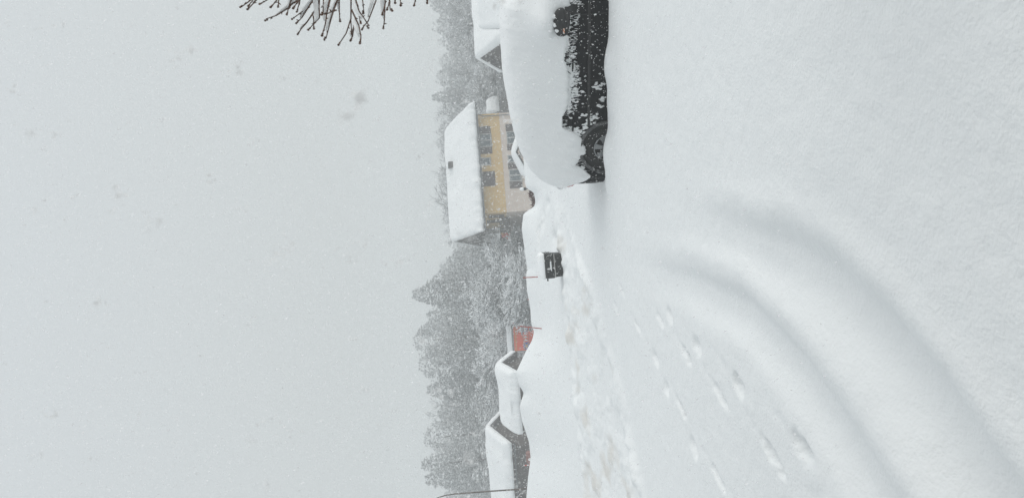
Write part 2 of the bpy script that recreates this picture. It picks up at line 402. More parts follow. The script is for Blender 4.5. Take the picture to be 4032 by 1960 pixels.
# side glazing
def side_patch(x0, x1, z0, z1, off, side=-1, nx=14, nz=6):
    vs = []; fs = []
    for i in range(nx+1):
        for j in range(nz+1):
            x_ = x0+(x1-x0)*i/nx; zt = min(z1, float(car_top(x_))-.07); z_ = z0+(zt-z0)*j/nz
            h = float(half_width(x_, z_))+off; vs.append((x_, CY+side*h, z_))
    for i in range(nx):
        for j in range(nz): a = i*(nz+1)+j; fs.append((a, a+nz+1, a+nz+2, a+1))
    return vs, fs
for sd_ in (-1, 1):
    for (x0, x1) in ((-.34, .10), (.2, 1.02), (1.12, 1.98)):
        g = MB(); g.add(*side_patch(x0, x1, .985, 1.40, .006, sd_)); g.build('side_window', M_carglass, car, smooth=True)
    dm = MB()
    for x_ in (.16, 1.07, 2.02):
        dm.tube([(x_, CY+sd_*(float(half_width(x_, z_))+.001), z_) for z_ in np.linspace(.34, .95, 8)], .006, 4)
    dm.tube([(x_, CY+sd_*(float(half_width(x_, .62))+.012), .60) for x_ in np.linspace(.36, 2.35, 12)], .022, 6)
    dm.build('door_trim', M_plastic, car)
    for x_ in (.30, 1.22):
        h = MB(); h.tube([(x_+q, CY+sd_*(float(half_width(x_, .84))+.012+.022*math.sin(math.pi*q/.18)), .84) for q in (0, .03, .09, .15, .18)], .013, 6)
        h.build('door_handle', M_black, car, smooth=True)
# bumper, lights
bp_ = MB(); vs = []; fs = []
ths = np.linspace(-1.57, 1.57, 25); zs_b = [(.24, -.04), (.30, 0), (.42, .02), (.54, .02), (.60, -.01)]
for t_ in ths:
    for z_, o_ in zs_b:
        vs.append((-.40-(.29+o_)*abs(math.cos(t_))**.75, CY+(.85+o_*.5)*math.sin(t_), z_))
nb2 = len(zs_b)
for i in range(len(ths)-1):
    for j in range(nb2-1): a = i*nb2+j; fs.append((a, a+nb2, a+nb2+1, a+1))
bp_.add(vs, fs); bp_.build('rear_bumper', M_black, car, smooth=True)
for sd_ in (-1, 1):
    tl = MB(); tl.blob((-.58, CY+sd_*.76, .92), (.085, .085, .15), rough=.03, sub=2); tl.build('taillight', M_redlens, car, smooth=True)
    hl = MB(); hl.blob((3.18, CY+sd_*.68, .72), (.14, .12, .08), rough=.03, sub=2); hl.build('headlight', M_frame, car, smooth=True)
gw = MB(); gw.box((2.30, CY-.55, 1.12), (2.31, CY+.55, 1.13)); 
# wheels
def wheel(x0, side):
    yc = CY+side*.80
    ar = MB(); n = 40
    for k in range(n):       # flat dark disc painted for the shaded gap, arch is not cut
        pass
    rr = .385
    vs = [(x0, yc+side*.066, .32)]+[(x0+rr*math.cos(2*math.pi*k/n), yc+side*.066, .32+rr*math.sin(2*math.pi*k/n)) for k in range(n)]
    ar.add(vs, [(0, k+1, (k+1) % n+1) for k in range(n)])
    ar.build('arch_shade_disc', M_rubber, car)
    tr = MB(); tr.tube([(x0+.405*math.cos(t_), yc+side*.070, .32+.405*math.sin(t_)) for t_ in np.linspace(-.1, math.pi+.1, 28)], .028, 6)
    tr.build('arch_trim', M_grey, car, smooth=True)
    wh = thing('wheel', '', '', (0, 0, 0)); del wh['label']; del wh['category']; wh.parent = car
    wh.location = (x0, yc, .32)
    ty = MB(); prof = [(.195, .075), (.24, .095), (.30, .092), (.315, .07), (.315, -.09), (.19, -.09)]
    vs = []; fs = []
    n = 40
    for k in range(n):
        an = 2*math.pi*k/n
        for r_, d_ in prof: vs.append((r_*math.cos(an), side*d_, r_*math.sin(an)))
    pl = len(prof)
    for k in range(n):
        for j in range(pl): fs.append((k*pl+j, k*pl+(j+1) % pl, ((k+1) % n)*pl+(j+1) % pl, ((k+1) % n)*pl+j))
    ty.add(vs, fs); ty.build('tyre', M_rubber, wh, smooth=True)
    rm = MB()
    rm.tube([(.192*math.cos(t_), side*.085, .192*math.sin(t_)) for t_ in np.linspace(0, 2*math.pi, 41)], .010, 6, cap=False)
    for k in range(6):
        an = 2*math.pi*k/6+.35; ca, sa = math.cos(an), math.sin(an)
        w1, w2 = .024, .042
        poly = [(.03, -w1), (.185, -w2), (.185, w2), (.03, w1)]
        v2 = []
        for dd in (.052, .084):
            for (u_, v_) in poly:
                dz = dd - (.012 if u_ < .1 else 0)
                v2.append((u_*ca-v_*sa, side*dz, u_*sa+v_*ca))
        rm.add(v2, [(0,1,2,3),(7,6,5,4),(0,4,5,1),(1,5,6,2),(2,6,7,3),(3,7,4,0)])
    rm.tube([(0, side*.04, 0), (0, side*.085, 0)], [.045, .035], 12)
    rm.build('rim', M_rim, wh)
for x0 in (0, 2.64):
    for s_ in (-1, 1): wheel(x0, s_)
# mirror on the near door, arm, housing, lens strip
mi = MB()
mx0, my0, mz0 = 2.05, -.17, .99
mi.tube([(mx0+.05, .03, .80), (mx0+.06, -.02, .89), (mx0+.05, -.10, .96)], [.075, .07, .06], 8)
mi.blob((mx0-.08, my0, mz0+.035), (.20, .09, .115), rough=.02, sub=3)
mi.tube([(mx0+.07, my0-.05, mz0-.045), (mx0-.1, my0-.06, mz0-.05), (mx0-.23, my0-.05, mz0-.03), (mx0-.26, my0-.04, mz0+.02)], [.04, .034, .026, .014], 8)
mir = mi.build('side_mirror', M_plastic, car, smooth=True)
am = MB(); am.box((mx0-.22, my0-.092, mz0-.004), (mx0-.15, my0-.07, mz0+.018)); am.build('indicator_lens', M_amber, mir)
mi = MB(); mi.tube([(mx0, 2*CY, .9), (mx0, 2*CY+.08, .95)], .04, 8); mi.blob((mx0-.02, 2*CY+.15, mz0+.03), (.07, .11, .08), rough=.02, sub=2)
mi.build('side_mirror', M_plastic, car, smooth=True)
# snow load
xs2 = np.concatenate([np.linspace(-.745, -.6, 26)[:-1], np.linspace(-.6, 3.52, 320)])
lowz = np.interp(xs2, [-.745,-.66,-.56,-.45,-.25,-.05,.18,.30,.36,.42,.56,.62,.75,1.0,1.3,1.38,1.55,1.8,1.95,2.2,2.7,3.0,3.5],
                      [1.04, 1.02, .66, .54, .80, .64, .70,.82,.98,1.10,1.10,.98,.93,.90,.90,.96,.94,.93,.90,.88,.86,.82,.55])
lowz = lowz + .045*fbm(xs2/.11, xs2*0+3, 3, 201) + .03*fbm(xs2/.035, xs2*0+8, 2, 203)
nk = 96
Vn = np.zeros((len(xs2), nk, 3)); 
for i, x_ in enumerate(xs2):
    wb = float(np.interp(x_, [-.745, -.73, -.69, -.6, -.45, -.2, 2.6, 3.0, 3.3, 3.45, 3.52], [.45, .60, .70, .80, .86, .88, .88, .86, .80, .7, .4]))
    topz = float(np.interp(x_, [-.745, -.73, -.70, -.64, -.55, -.42, -.25, 0, .3, .8, 1.4, 1.8, 2.1, 2.5, 2.8, 3.2, 3.4, 3.52], [.95, 1.06, 1.18, 1.31, 1.42, 1.52, 1.60, 1.67, 1.73, 1.80, 1.84, 1.84, 1.80, 1.56, 1.38, 1.24, 1.08, .8]))
    hw = wb+.075
    lo = lowz[i]
    f_ = lambda q: .97+(topz-.97)*q if topz > 1.1 else lo+(topz-lo)*(.3+.7*q)
    half = [(wb+.035, lo), (wb+.075, lo+(f_(0)-lo)*.35), (wb+.085, lo+(f_(0)-lo)*.75), (wb+.06, f_(.12)), (wb+.0, f_(.40)), (wb-.085, f_(.68)), (wb-.20, f_(.87)), (wb-.40, f_(.965)), (0, f_(1.0))]
    half = [(max(a_1, 0), b_1) for a_1, b_1 in half]
    pl_s = [(-a_1, b_1) for a_1, b_1 in half]+[(a_1, b_1) for a_1, b_1 in half[::-1][1:]]
    pa = np.array(pl_s)
    for _ in range(3):      # corner cutting, ends kept
        q1 = pa[:-1]*.75+pa[1:]*.25; q2 = pa[:-1]*.25+pa[1:]*.75
        mid = np.empty((2*len(q1), 2)); mid[0::2] = q1; mid[1::2] = q2
        pa = np.concatenate([pa[:1], mid[1:-1], pa[-1:]])
    ln_ = np.concatenate([[0], np.cumsum(np.hypot(*(pa[1:]-pa[:-1]).T))]); tq = np.linspace(0, ln_[-1], nk)
    Vn[i, :, 0] = x_; Vn[i, :, 1] = CY+np.interp(tq, ln_, pa[:, 0]); Vn[i, :, 2] = np.interp(tq, ln_, pa[:, 1])
Xn, Yn, Zn = Vn[..., 0], Vn[..., 1], Vn[..., 2]
nse = .035*fbm(Xn/.8, (Zn+Yn)/.8, 2, 301) + .007*fbm(Xn/.08, (Zn*1.0+Yn)/.12, 3, 303)
sidef = np.clip((1.12-Zn)/.22, 0, 1)          # streaky crust towards the lower edge
nse = nse + sidef*(.026*fbm(Xn/.06, Zn/.16, 3, 305) - .012)
sgn = np.sign(Yn-CY)
Vn[..., 1] += sgn*nse*np.clip(np.abs(Yn-CY)/.5, 0, 1)
Vn[..., 2] += (nse*.8)*(1-sidef)
# bulge of snow sitting on the mirror
bul = np.exp(-((Xn-2.0)/.26)**2-((Zn-1.27)/.17)**2)*(Yn < CY)
Vn[..., 1] -= .24*bul
Vn[..., 0] -= .05*bul
inner = Vn[:, [0, -1], :].copy(); inner[:, 0, 1] = CY-(CY-inner[:, 0, 1])*.86; inner[:, 1, 1] = CY+(inner[:, 1, 1]-CY)*.86; inner[:, :, 2] += .02
Vn = np.concatenate([inner[:, :1], Vn, inner[:, 1:]], 1)
n2_ = Vn.shape[1]; idx = np.arange(len(xs2)*n2_).reshape(len(xs2), n2_)
qd = np.stack([idx[:-1, :-1], idx[1:, :-1], idx[1:, 1:], idx[:-1, 1:]], -1).reshape(-1, 4)
snow_v = Vn.reshape(-1, 3); 
sb = MB()
rr_ = random.Random(5)
for k in range(2600):       # clods frozen to the door skin
    x_ = rr_.uniform(-.5, 2.9); lo = float(np.interp(x_, xs2, lowz))
    dz = rr_.random()**2.0*.27
    z_ = lo-dz+.03
    if z_ < .34 or (math.hypot(x_, z_-.32) < .40): continue
    dens = np.interp(dz, [0, .07, .15, .27], [1, .7, .22, .05])
    if rr_.random() > dens*.8: continue
    if vnoise(np.array([x_/.16]), np.array([z_/.12]), 401)[0] < -.02-.1*(dz < .06): continue
    r_ = rr_.uniform(.005, .019)*(1.4-dz*2.2)
    h = float(half_width(x_, z_))
    sb.blob((x_, CY-h-.006, z_), (r_*rr_.uniform(.7, 1.3), r_*.6, r_*rr_.uniform(.8, 2.2)), rough=.5, sub=1, rnd=rr_)
for k in range(700):       # thin streaks of powder running down from the crust
    x_ = rr_.uniform(-.3, 2.8); lo = float(np.interp(x_, xs2, lowz)); z_ = lo-rr_.random()**1.5*.16
    if z_ < .4 or math.hypot(x_, z_-.32) < .42: continue
    h = float(half_width(x_, z_)); sb.blob((x_, CY-h-.002, z_), (rr_.uniform(.003, .007), .004, rr_.uniform(.012, .035)), rough=.4, sub=1, rnd=rr_)
for k in range(90):
    x_ = rr_.uniform(.42, 2.7); z_ = rr_.uniform(.36, .90); h = float(half_width(x_, z_)); r_ = rr_.choice((.003, .004, .005, .006, .012))
    sb.blob((x_, CY-h-.003, z_), (r_, r_*.5, r_*1.6), rough=.3, sub=1, rnd=rr_)
for (x_, z_, r_) in ((.98, .46, .055), (.78, .40, .05), (.66, .43, .045), (.50, .52, .05), (.42, .58, .06), (.36, .66, .05), (.30, .74, .06), (.55, .66, .05)):
    for q in range(9):
        xx, z2 = x_+rr_.gauss(0, r_*.5), z_+rr_.gauss(0, r_*.6)
        if math.hypot(xx, z2-.32) < .42: continue
        h = float(half_width(xx, z2)); sb.blob((xx, CY-h-.008, z2), (r_*.30, r_*.3, r_*.55), rough=.5, sub=1, rnd=rr_)
for k in range(11):        # crust on the mirror cap
    sb.blob((mx0-.10+rr_.gauss(0, .07), my0-.02+rr_.gauss(0, .02), mz0+.10+rr_.gauss(0, .02)), (.04, .04, .035), rough=.3, sub=1, rnd=rr_)
sv = np.array(sb.v); sf = np.array(sb.f)
mesh_np('snow_cover', np.concatenate([snow_v, sv]), [qd, sf+len(snow_v)], M_carsnow, parent=car)

# ------------------------------------------------------------------ bin in the ploughed bank
c = P(2190, 1038, 18.0)
bn_ = thing('wheelie_bin', 'dark wheelie bin half buried in the ploughed snow bank', 'bin', (c.x, c.y, -.27), math.radians(-3))
bn_.rotation_euler = (math.radians(3), math.radians(-1.2), math.radians(-4))
def taper(z0, z1, w0, w1, d0, d1):
    return [(-w0,-d0,z0),(w0,-d0,z0),(w0,d0,z0),(-w0,d0,z0),(-w1,-d1,z1),(w1,-d1,z1),(w1,d1,z1),(-w1,d1,z1)], [(0,3,2,1),(4,5,6,7),(0,1,5,4),(1,2,6,5),(2,3,7,6),(3,0,4,7)]
q = MB(); q.add(*taper(0, .62, .235, .27, .24, .29)); q.build('container', M_bin, bn_, bevel=.012)
q = MB(); q.add(*taper(.622, .79, .285, .285, .305, .305)); q.build('collar', M_bin, bn_, bevel=.01)
q = MB(); q.box((-.272, -.325, .604), (.272, -.296, .621)); q.build('rim_ledge', M_frame, bn_)
q = MB()
q.add(*taper(.795, .835, .295, .27, .32, .28)); 
q.tube([(-.31, -.315, .80), (.31, -.315, .80)], .016, 8); q.blob((-.32, -.315, .80), (.024, .024, .024), rough=.02); q.blob((.32, -.315, .80), (.024, .024, .024), rough=.02)
q.build('lid', M_bin, bn_)
q = MB(); q.box((-.12, -.335, .675), (.12, -.308, .685)); q.build('handle_recess', M_plastic, bn_)
q = MB()
q.prism([(-.118, .687), (.118, .687), (.108, .715), (.03, .722), (-.07, .718), (-.11, .70)], -.332, -.308)
q.build('snow_on_handle', M_snow, bn_)
# snow mound on the lid
def mound(name, parent, x0, x1, y0, y1, z, th, seed, ru=.12, nx=26, ny=20, mt=None):
    vs = []; fs = []
    for i in range(nx+1):
        for j in range(ny+1):
            u_, v_ = i/nx, j/ny; x_ = x0+(x1-x0)*u_; y_ = y0+(y1-y0)*v_
            d = min(x_-x0, x1-x_, y_-y0, y1-y_)/ru; d = min(max(d, 0), 1)
            hgt = th*(.25+.75*math.sqrt(1-(1-d)**2))
            vs.append((x_, y_, z+hgt+.12*th*float(fbm(np.array([x_*4+seed]), np.array([y_*4]), 3, seed)[0])))
    o = len(vs)
    for i in range(nx+1):
        for j in range(ny+1):
            vs.append((x0+(x1-x0)*i/nx, y0+(y1-y0)*j/ny, z))
    for i in range(nx):
        for j in range(ny): a = i*(ny+1)+j; fs.append((a, a+ny+1, a+ny+2, a+1))
    ed = [i*(ny+1) for i in range(nx+1)] + [nx*(ny+1)+j for j in range(1, ny+1)] + [i*(ny+1)+ny for i in range(nx-1, -1, -1)] + [j for j in range(ny-1, 0, -1)]
    for k in range(len(ed)): a, b2 = ed[k], ed[(k+1) % len(ed)]; fs.append((a, b2, b2+o, a+o))
    g = MB(); g.add(vs, fs); return g.build(name, mt or M_snowroof, parent, smooth=True)
mound('snow_cap', bn_, -.30, .30, -.27, .30, .836, .10, 11, ru=.10)

# ------------------------------------------------------------------ snow marker poles
def marker(x0, y0, x1, y1, Y, label, r_=.0135, extra=.8):
    a = P(x1, y1, Y); b2 = P(x0, y0, Y); d = (a-b2).normalized()
    o = thing('snow_pole', label, 'marker pole', (a.x, a.y, a.z-extra), 0, 'red snow marker poles along the bank')
    q = MB(); q.tube([a+d*extra-o.location, b2-o.location], r_, 8); q.build('shaft', M_marker, o, smooth=True)
    q = MB(); q.tube([b2-o.location, b2-o.location-d*.02], [r_*.7, r_*1.12], 8); q.build('cap', M_marker, o)
marker(2062, 1093, 2112, 1090, 22.5, 'red snow pole standing on the bank just left of the buried bin')
marker(2080, 1179, 2092, 1178, 27.0, 'tiny red pole tip between the bin and the red kiosk', .02, .9)
marker(2049, 1284, 2105, 1290, 22.5, 'red snow pole leaning in front of the painted red kiosk')

# ------------------------------------------------------------------ roofs with snow
def snow_roof(parent, x0, x1, yc, half, z_eave, rise, th, seed, ru=.35, name='snow_layer', nx=90, ny=60, sag=0, back=None, hip=0):
    """gable roof, ridge along x at y=yc; thick rounded snow over both slopes"""
    halfb = back or half
    vs = []; fs = []
    def zr(y_): return z_eave+rise*(1-min(abs(y_-yc)/(half if y_ < yc else halfb), 1))
    def zs(y_):
        k = .45; return z_eave+rise*(1-(math.sqrt((y_-yc)**2+k*k)-k*.55)/(half if y_ < yc else halfb))
    for i in range(nx+1):
        for j in range(ny+1):
            x_ = x0+(x1-x0)*i/nx; y_ = yc-half+(half+halfb)*j/ny
            nz_ = float(fbm(np.array([x_/1.8+seed]), np.array([y_/1.8]), 3, seed)[0])
            wob = .26*float(fbm(np.array([x_/.7+seed]), np.array([seed*1.3]), 3, seed+3)[0])
            d1 = min(x_-x0, x1-x_)/ru; d2 = min(y_-(yc-half), yc+halfb-y_)/(ru*1.0)
            d1 = min(max(d1, 0), 1); d2 = min(max(d2, 0), 1)
            k = .45+.55*math.sqrt(1-(1-d1)**2)*math.sqrt(1-(1-d2)**2)
            yy = y_+ (wob if j in (0, 1, 2) else 0)
            zt_ = zs(y_)
            if hip: a_h = z_eave+rise*(x1-x_)/hip; zt_ = (zt_+a_h-math.sqrt((zt_-a_h)**2+.12))/2 if x_ > x1-hip*2 else zt_
            vs.append((x_, yy, zt_+th*k*(1+.34*nz_)))
    o = len(vs)
    for i in range(nx+1):
        for j in range(ny+1):
            x_ = x0+(x1-x0)*i/nx; y_ = yc-half+(half+halfb)*j/ny
            vs.append((x_, vs[i*(ny+1)+j][1], (min(zr(y_), z_eave+rise*(x1-x_)/hip) if hip else zr(y_))+.004))
    for i in range(nx):
        for j in range(ny):
            a = i*(ny+1)+j; fs.append((a, a+ny+1, a+ny+2, a+1)); fs.append((o+a, o+a+1, o+a+ny+2, o+a+ny+1))
    ed = [i*(ny+1) for i in range(nx+1)] + [nx*(ny+1)+j for j in range(1, ny+1)] + [i*(ny+1)+ny for i in range(nx-1, -1, -1)] + [j for j in range(ny-1, 0, -1)]
    for k in range(len(ed)): a, b2 = ed[k], ed[(k+1) % len(ed)]; fs.append((a, b2, b2+o, a+o))
    g = MB(); g.add(vs, fs); return g.build(name, M_snowroof, parent, smooth=True)
def roof_deck(parent, x0, x1, yc, half, z_eave, rise, t_=.16, mt=None, back=None, hip=0):
    hb = back or half
    if hip:
        q = MB(); zt, zb_ = z_eave, z_eave-t_
        v = [(x0,yc-half,zt),(x1,yc-half,zt),(x1,yc+hb,zt),(x0,yc+hb,zt),(x0,yc,zt+rise),(x1-hip,yc,zt+rise),
             (x0,yc-half,zb_),(x1,yc-half,zb_),(x1,yc+hb,zb_),(x0,yc+hb,zb_),(x0,yc,zb_+rise),(x1-hip,yc,zb_+rise)]
        f = [(0,1,5,4),(1,2,5),(2,3,4,5),(6,10,11,7),(7,11,8),(8,11,10,9),(0,6,7,1),(1,7,8,2),(2,8,9,3),(3,9,10,4),(4,10,6,0)]
        q.add(v, f); return q.build('roof', mt or M_roofdark, parent)
    q = MB(); q.prism([(yc-half, z_eave), (yc, z_eave+rise), (yc+hb, z_eave), (yc+hb, z_eave-t_), (yc, z_eave+rise-t_*1.3), (yc-half, z_eave-t_)], x0, x1, ax='x')
    return q.build('roof', mt or M_roofdark, parent)

# ------------------------------------------------------------------ ochre house
HS = 41.5   # photo px per metre there
cl = P(1996, 835, 73)
hz = -5.0
house = thing('ochre_house', 'two storey ochre and beige house with brown shutters and snowy roof', 'house', (cl.x, cl.y, hz), math.radians(8))
def hh(xl): return HC-(xl-1875)*73/3030-hz     # height over the house base of a levelled photo row
def lev(x, y): return x-.073*(y-980)
W_, D_ = 9.75, 8.6
z_split = hh(lev(1996, 831)); z_eave = hh(lev(1889, 835))
q = MB(); q.box((0, 0, 0), (W_, D_, z_split)); q.build('lower_wall', M_beige, house)
q = MB()
rise = 2.75
q.box((.0, .0, z_split+.003), (W_, D_, z_eave))
q.prism([(0.03, z_eave), (D_-.03, z_eave), (D_/2, z_eave+rise*.80)], .003, W_-.9, ax='x')
q.build('upper_wall', M_yellow, house)
rf = roof_deck(house, -1.75, W_+.95, D_/2, D_/2+.95, z_eave-.32, rise+.25, hip=1.05)
snow_roof(rf, -1.82, W_+1.0, D_/2, D_/2+1.0, z_eave-.32, rise+.25, .50, 3, ru=.55, hip=1.1)
ch = MB(); ch.box((5.4, 2.55, z_eave+.9), (5.95, 3.25, z_eave+2.75)); chm = ch.build('chimney', M_roofdark, rf)
mound('chimney_snow', chm, 5.36, 5.99, 2.5, 3.3, z_eave+2.75, .22, 19, ru=.15)
q = MB(); q.tube([(-1.75, -.99, z_eave-.42), (W_+.9, -.99, z_eave-.42)], .07, 8); q.tube([(W_-.25, -.95, z_eave-.5), (W_-.25, -.12, z_eave-1.0), (W_-.25, -.12, .1)], .05, 8)
q.build('gutter', M_metal, house)
q = MB(); 
for i in range(16):
    x_ = -1.6+i*.8; q.box((x_, -.93, z_eave-.47), (x_+.1, .3, z_eave-.36))
q.build('rafter_ends', M_timber, house)
q = MB(); q.box((-.015, -.02, z_split-.03), (W_+.015, -.002, z_split+.03)); q.build('string_course', M_beige, house)
def window(parent, s0, s1, z0, z1, shl=0, shr=0, split=1, closed=False):
    if closed:
        q = MB(); q.box((s0, -.07, z0), (s1, -.004, z1))
        for k in range(int((z1-z0)/.09)): q.box((s0+.05, -.085, z0+.04+k*.09), ((s0+s1)/2-.02, -.071, z0+.08+k*.09)); q.box(((s0+s1)/2+.02, -.085, z0+.04+k*.09), (s1-.05, -.071, z0+.08+k*.09))
        q.build('shutter', M_shutter, parent); return
    g = MB(); g.box((s0+.06, -.02, z0+.06), (s1-.06, -.004, z1-.06)); g = g.build('window', M_glass, parent)
    q = MB(); t_ = .085
    q.box((s0, -.06, z0), (s1, -.003, z0+t_)); q.box((s0, -.06, z1-t_), (s1, -.003, z1)); q.box((s0, -.057, z0+t_), (s0+t_, -.003, z1-t_)); q.box((s1-t_, -.057, z0+t_), (s1, -.003, z1-t_))
    for k in range(split): m_x = s0+(s1-s0)*(k+1)/(split+1); q.box((m_x-.055, -.063, z0+t_), (m_x+.055, -.022, z1-t_))
    q.build('frame', M_frame, g)
    q = MB(); q.box((s0-.05, -.14, z0-.06), (s1+.05, -.004, z0-.003)); q.build('sill', M_concrete, g)
    for a_0, a_1 in ((s0-shl, s0-.01), (s1+.01, s1+shr)):
        if a_1-a_0 < .1: continue
        q = MB(); q.box((a_0, -.07, z0-.02), (a_1, -.004, z1+.02))
        for k in range(int((z1-z0)/.1)): q.box((a_0+.05, -.085, z0+.03+k*.1), (a_1-.05, -.071, z0+.08+k*.1))
        q.build('shutter', M_shutter, parent)
def sx_(y): return (835-y)/HS
window(house, sx_(567), sx_(512), hh(lev(1934, 538)), hh(lev(1886, 538)), .66, .72)
window(house, sx_(642), sx_(610), hh(lev(1931, 626)), hh(lev(1888, 626)), 0, 0, 0)
window(house, sx_(726), sx_(667), hh(lev(1950, 695)), hh(lev(1891, 695)), closed=True)
window(house, sx_(561), sx_(509), hh(lev(2052, 530)), hh(lev(1996, 530)), .62, .72)
window(house, sx_(637), sx_(606), hh(lev(2052, 630)), hh(lev(2001, 630)), .62, 0, 0)
window(house, sx_(714), sx_(665), hh(lev(2054, 690)), hh(lev(2006, 690)), .66, 0)
# left side: shutters and a timber balcony under the deep gable
lp = thing('x', '', ''); bpy.data.objects.remove(lp)
def side_box(mb, y0, y1, z0, z1, t0=.0, t1=.08): mb.box((-t1, y0, z0), (-t0-.004, y1, z1))
zt = z_eave
for (y0, y1, z0, z1) in ((1.0, 2.1, z_split+.25, z_split+1.75), (3.6, 4.9, z_split+.05, z_split+1.9), (1.0, 2.1, .9, 2.3), (3.4, 5.8, .3, 2.3)):
    q = MB(); side_box(q, y0, y1, z0, z1)
    q.build('shutter', M_shutter, house)
q = MB(); q.box((-1.55, 2.4, z_split-.38), (-.01, D_+.6, z_split-.22)); bal = q.build('balcony', M_timber, house)
q = MB()
for k in range(22): yy = 2.45+k*.31; q.box((-1.53, yy, z_split-.22), (-1.49, yy+.2, z_split+.62))
for k in range(6): q.box((-1.48+k*.25, 2.42, z_split-.22), (-1.30+k*.25, 2.46, z_split+.62))
q.box((-1.56, 2.40, z_split+.62), (-1.46, D_+.6, z_split+.70)); q.box((-1.46, 2.40, z_split+.62), (-.02, 2.49, z_split+.70))
q.build('railing', M_timber, bal)
mound('balcony_snow', bal, -1.66, -1.36, 2.4, D_+.6, z_split+.705, .28, 23, ru=.1, nx=8, ny=40)
q = MB(); q.box((-1.55, D_+.45, .2), (-1.41, D_+.6, z_eave-.2)); q.build('balcony_post', M_timber, bal)
q = MB(); q.box((-1.55, 2.4, z_split+.70), (-1.43, 2.52, z_eave+.1)); q.build('balcony_post', M_timber, bal)
q = MB(); q.prism([(-.55, z_eave-.55), (D_/2, z_eave+rise-.62), (D_+.75, z_eave-.55), (D_+.75, z_eave-.75), (D_/2+1.2, z_eave+.7), (D_/2-1.2, z_eave+.7), (-.55, z_eave-.75)], -1.70, -1.55, ax='x')
q.build('gable_truss', M_timber, house)
q = MB(); q.box((-.06, .2, z_eave-.1), (-.01, D_-.2, z_eave+1.0)); q.build('gable_cladding', M_timber, house)
# bright padded decoration hanging on the balcony
wp_ = house.matrix_basis @ Vector((-1.62, 2.7, z_split+.05))
dec = thing('red_ornament', 'red and yellow padded ornament hanging on the balcony of the ochre house', 'ornament', wp_, math.radians(8))
rq = random.Random(3)
q = MB()
for k in range(14): q.blob((rq.uniform(-.35, .30), rq.uniform(-.06, .06), rq.uniform(-.2, .45)), (.17, .09, .16), rough=.25, rnd=rq)
for k in range(7): q.blob((rq.uniform(-.55, -.2), rq.uniform(-.06, .06), rq.uniform(-.3, .1)), (.15, .09, .13), rough=.25, rnd=rq)
q.build('padding', M_pole, dec, smooth=True)
q = MB(); q.blob((.1, -.12, .55), (.17, .1, .17), rough=.2, rnd=rq); q.blob((-.1, -.13, .35), (.12, .08, .1), rough=.2, rnd=rq); q.build('yellow_patch', M_yel, dec, smooth=True)
q = MB(); q.blob((.05, -.12, -.15), (.12, .08, .08), rough=.2, rnd=rq); q.build('green_patch', M_green, dec, smooth=True)

# ------------------------------------------------------------------ other buildings
def simple_house(name, label, front_corner, corner, yaw, W, D, wall_h, rise, th, wallm, ov=.5, base=3.0, cat='house', gable_inset=0, seed=1, windows=()):
    """front_corner: world point of the eave corner; corner 'l' or 'r' says which end it is"""
    zb = gz(front_corner.x, front_corner.y)-.3
    h = front_corner.z-zb
    o = thing(name, label, cat, (front_corner.x, front_corner.y, zb), yaw)
    x0, x1 = (0, W) if corner == 'l' else (-W, 0)
    q = MB(); q.box((x0, 0, 0), (x1, D, h)); q.prism([(.02, h+.001), (D-.02, h+.001), (D/2, h+rise*(1-.0))], x0+.01, x1-.01, ax='x'); q.build('wall', wallm, o)
    r_ = roof_deck(o, x0-ov, x1+ov, D/2, D/2+ov, h-.02+.12-rise*ov/(D/2)*.9, rise*(1+ov/(D/2)*.9)+.05, .14)
    snow_roof(r_, x0-ov-.05, x1+ov+.05, D/2, D/2+ov+.08, h-.02+.12-rise*ov/(D/2)*.9, rise*(1+ov/(D/2)*.9)+.05, th, seed, ru=.35)
    q = MB(); q.tube([(x0-ov, -ov-.06, h-.1-rise*ov/(D/2)*.9), (x1+ov, -ov-.06, h-.1-rise*ov/(D/2)*.9)], .05, 6); q.build('gutter', M_metal, o)
    for (a0, a1, b0, b1) in windows:
        g = MB(); g.box((a0, -.03, b0), (a1, -.004, b1)); g = g.build('window', M_glass, o)
        q = MB(); q.box((a0-.06, -.05, b0-.06), (a1+.06, -.031, b0)); q.box((a0-.06, -.05, b1), (a1+.06, -.031, b1+.06)); q.box((a0-.06, -.05, b0), (a0, -.031, b1)); q.box((a1, -.05, b0), (a1+.06, -.031, b1)); q.build('frame', M_frame, g)
    return o
# long low building at the left edge (B) and the one behind it (A)
pB = P(2010, 1754, 58)
simple_house('timber_house', 'dark timber house with wide snowy roof behind the curved lamp post', pB, 'r', math.radians(-12), 13, 5.6, 2.2, 1.3, .46, M_timber, ov=.45, seed=31, windows=((-3.6, -2.6, .5, 1.5),))
pA = P(2041, 1474, 50)
simple_house('snowy_chalet', 'low building with a long snowy roof between the timber house and the red kiosk', pA, 'r', math.radians(-13), 3.7, 3.1, 2.2, .85, .5, M_timber, ov=.3, seed=37)
# right side: chalet gable behind the car, plus a closer roof at the frame edge
pR = P(1974, 148, 60)
simple_house('brown_chalet', 'brown gabled chalet with a deep snow roof behind the buried car', pR, 'l', math.radians(12), 13, 4.4, 2.4, 1.6, .5, M_timber, ov=.55, seed=41)
pR2 = P(2005, 78, 47)
simple_house('snowed_shed', 'low roof wholly covered in snow, in front of the brown chalet at the right', pR2, 'l', math.radians(-15), 8, 5.2, 1.6, 1.25, .5, M_timber, ov=.4, seed=43, cat='shed')
pR3 = P(1966, 430, 88)
simple_house('small_cottage', 'small dark cottage with domed snow roof behind the right corner of the ochre house', pR3, 'l', math.radians(4), 1.25, 2.6, 2, .7, .8, M_timber, ov=.2, seed=47, cat='cottage')
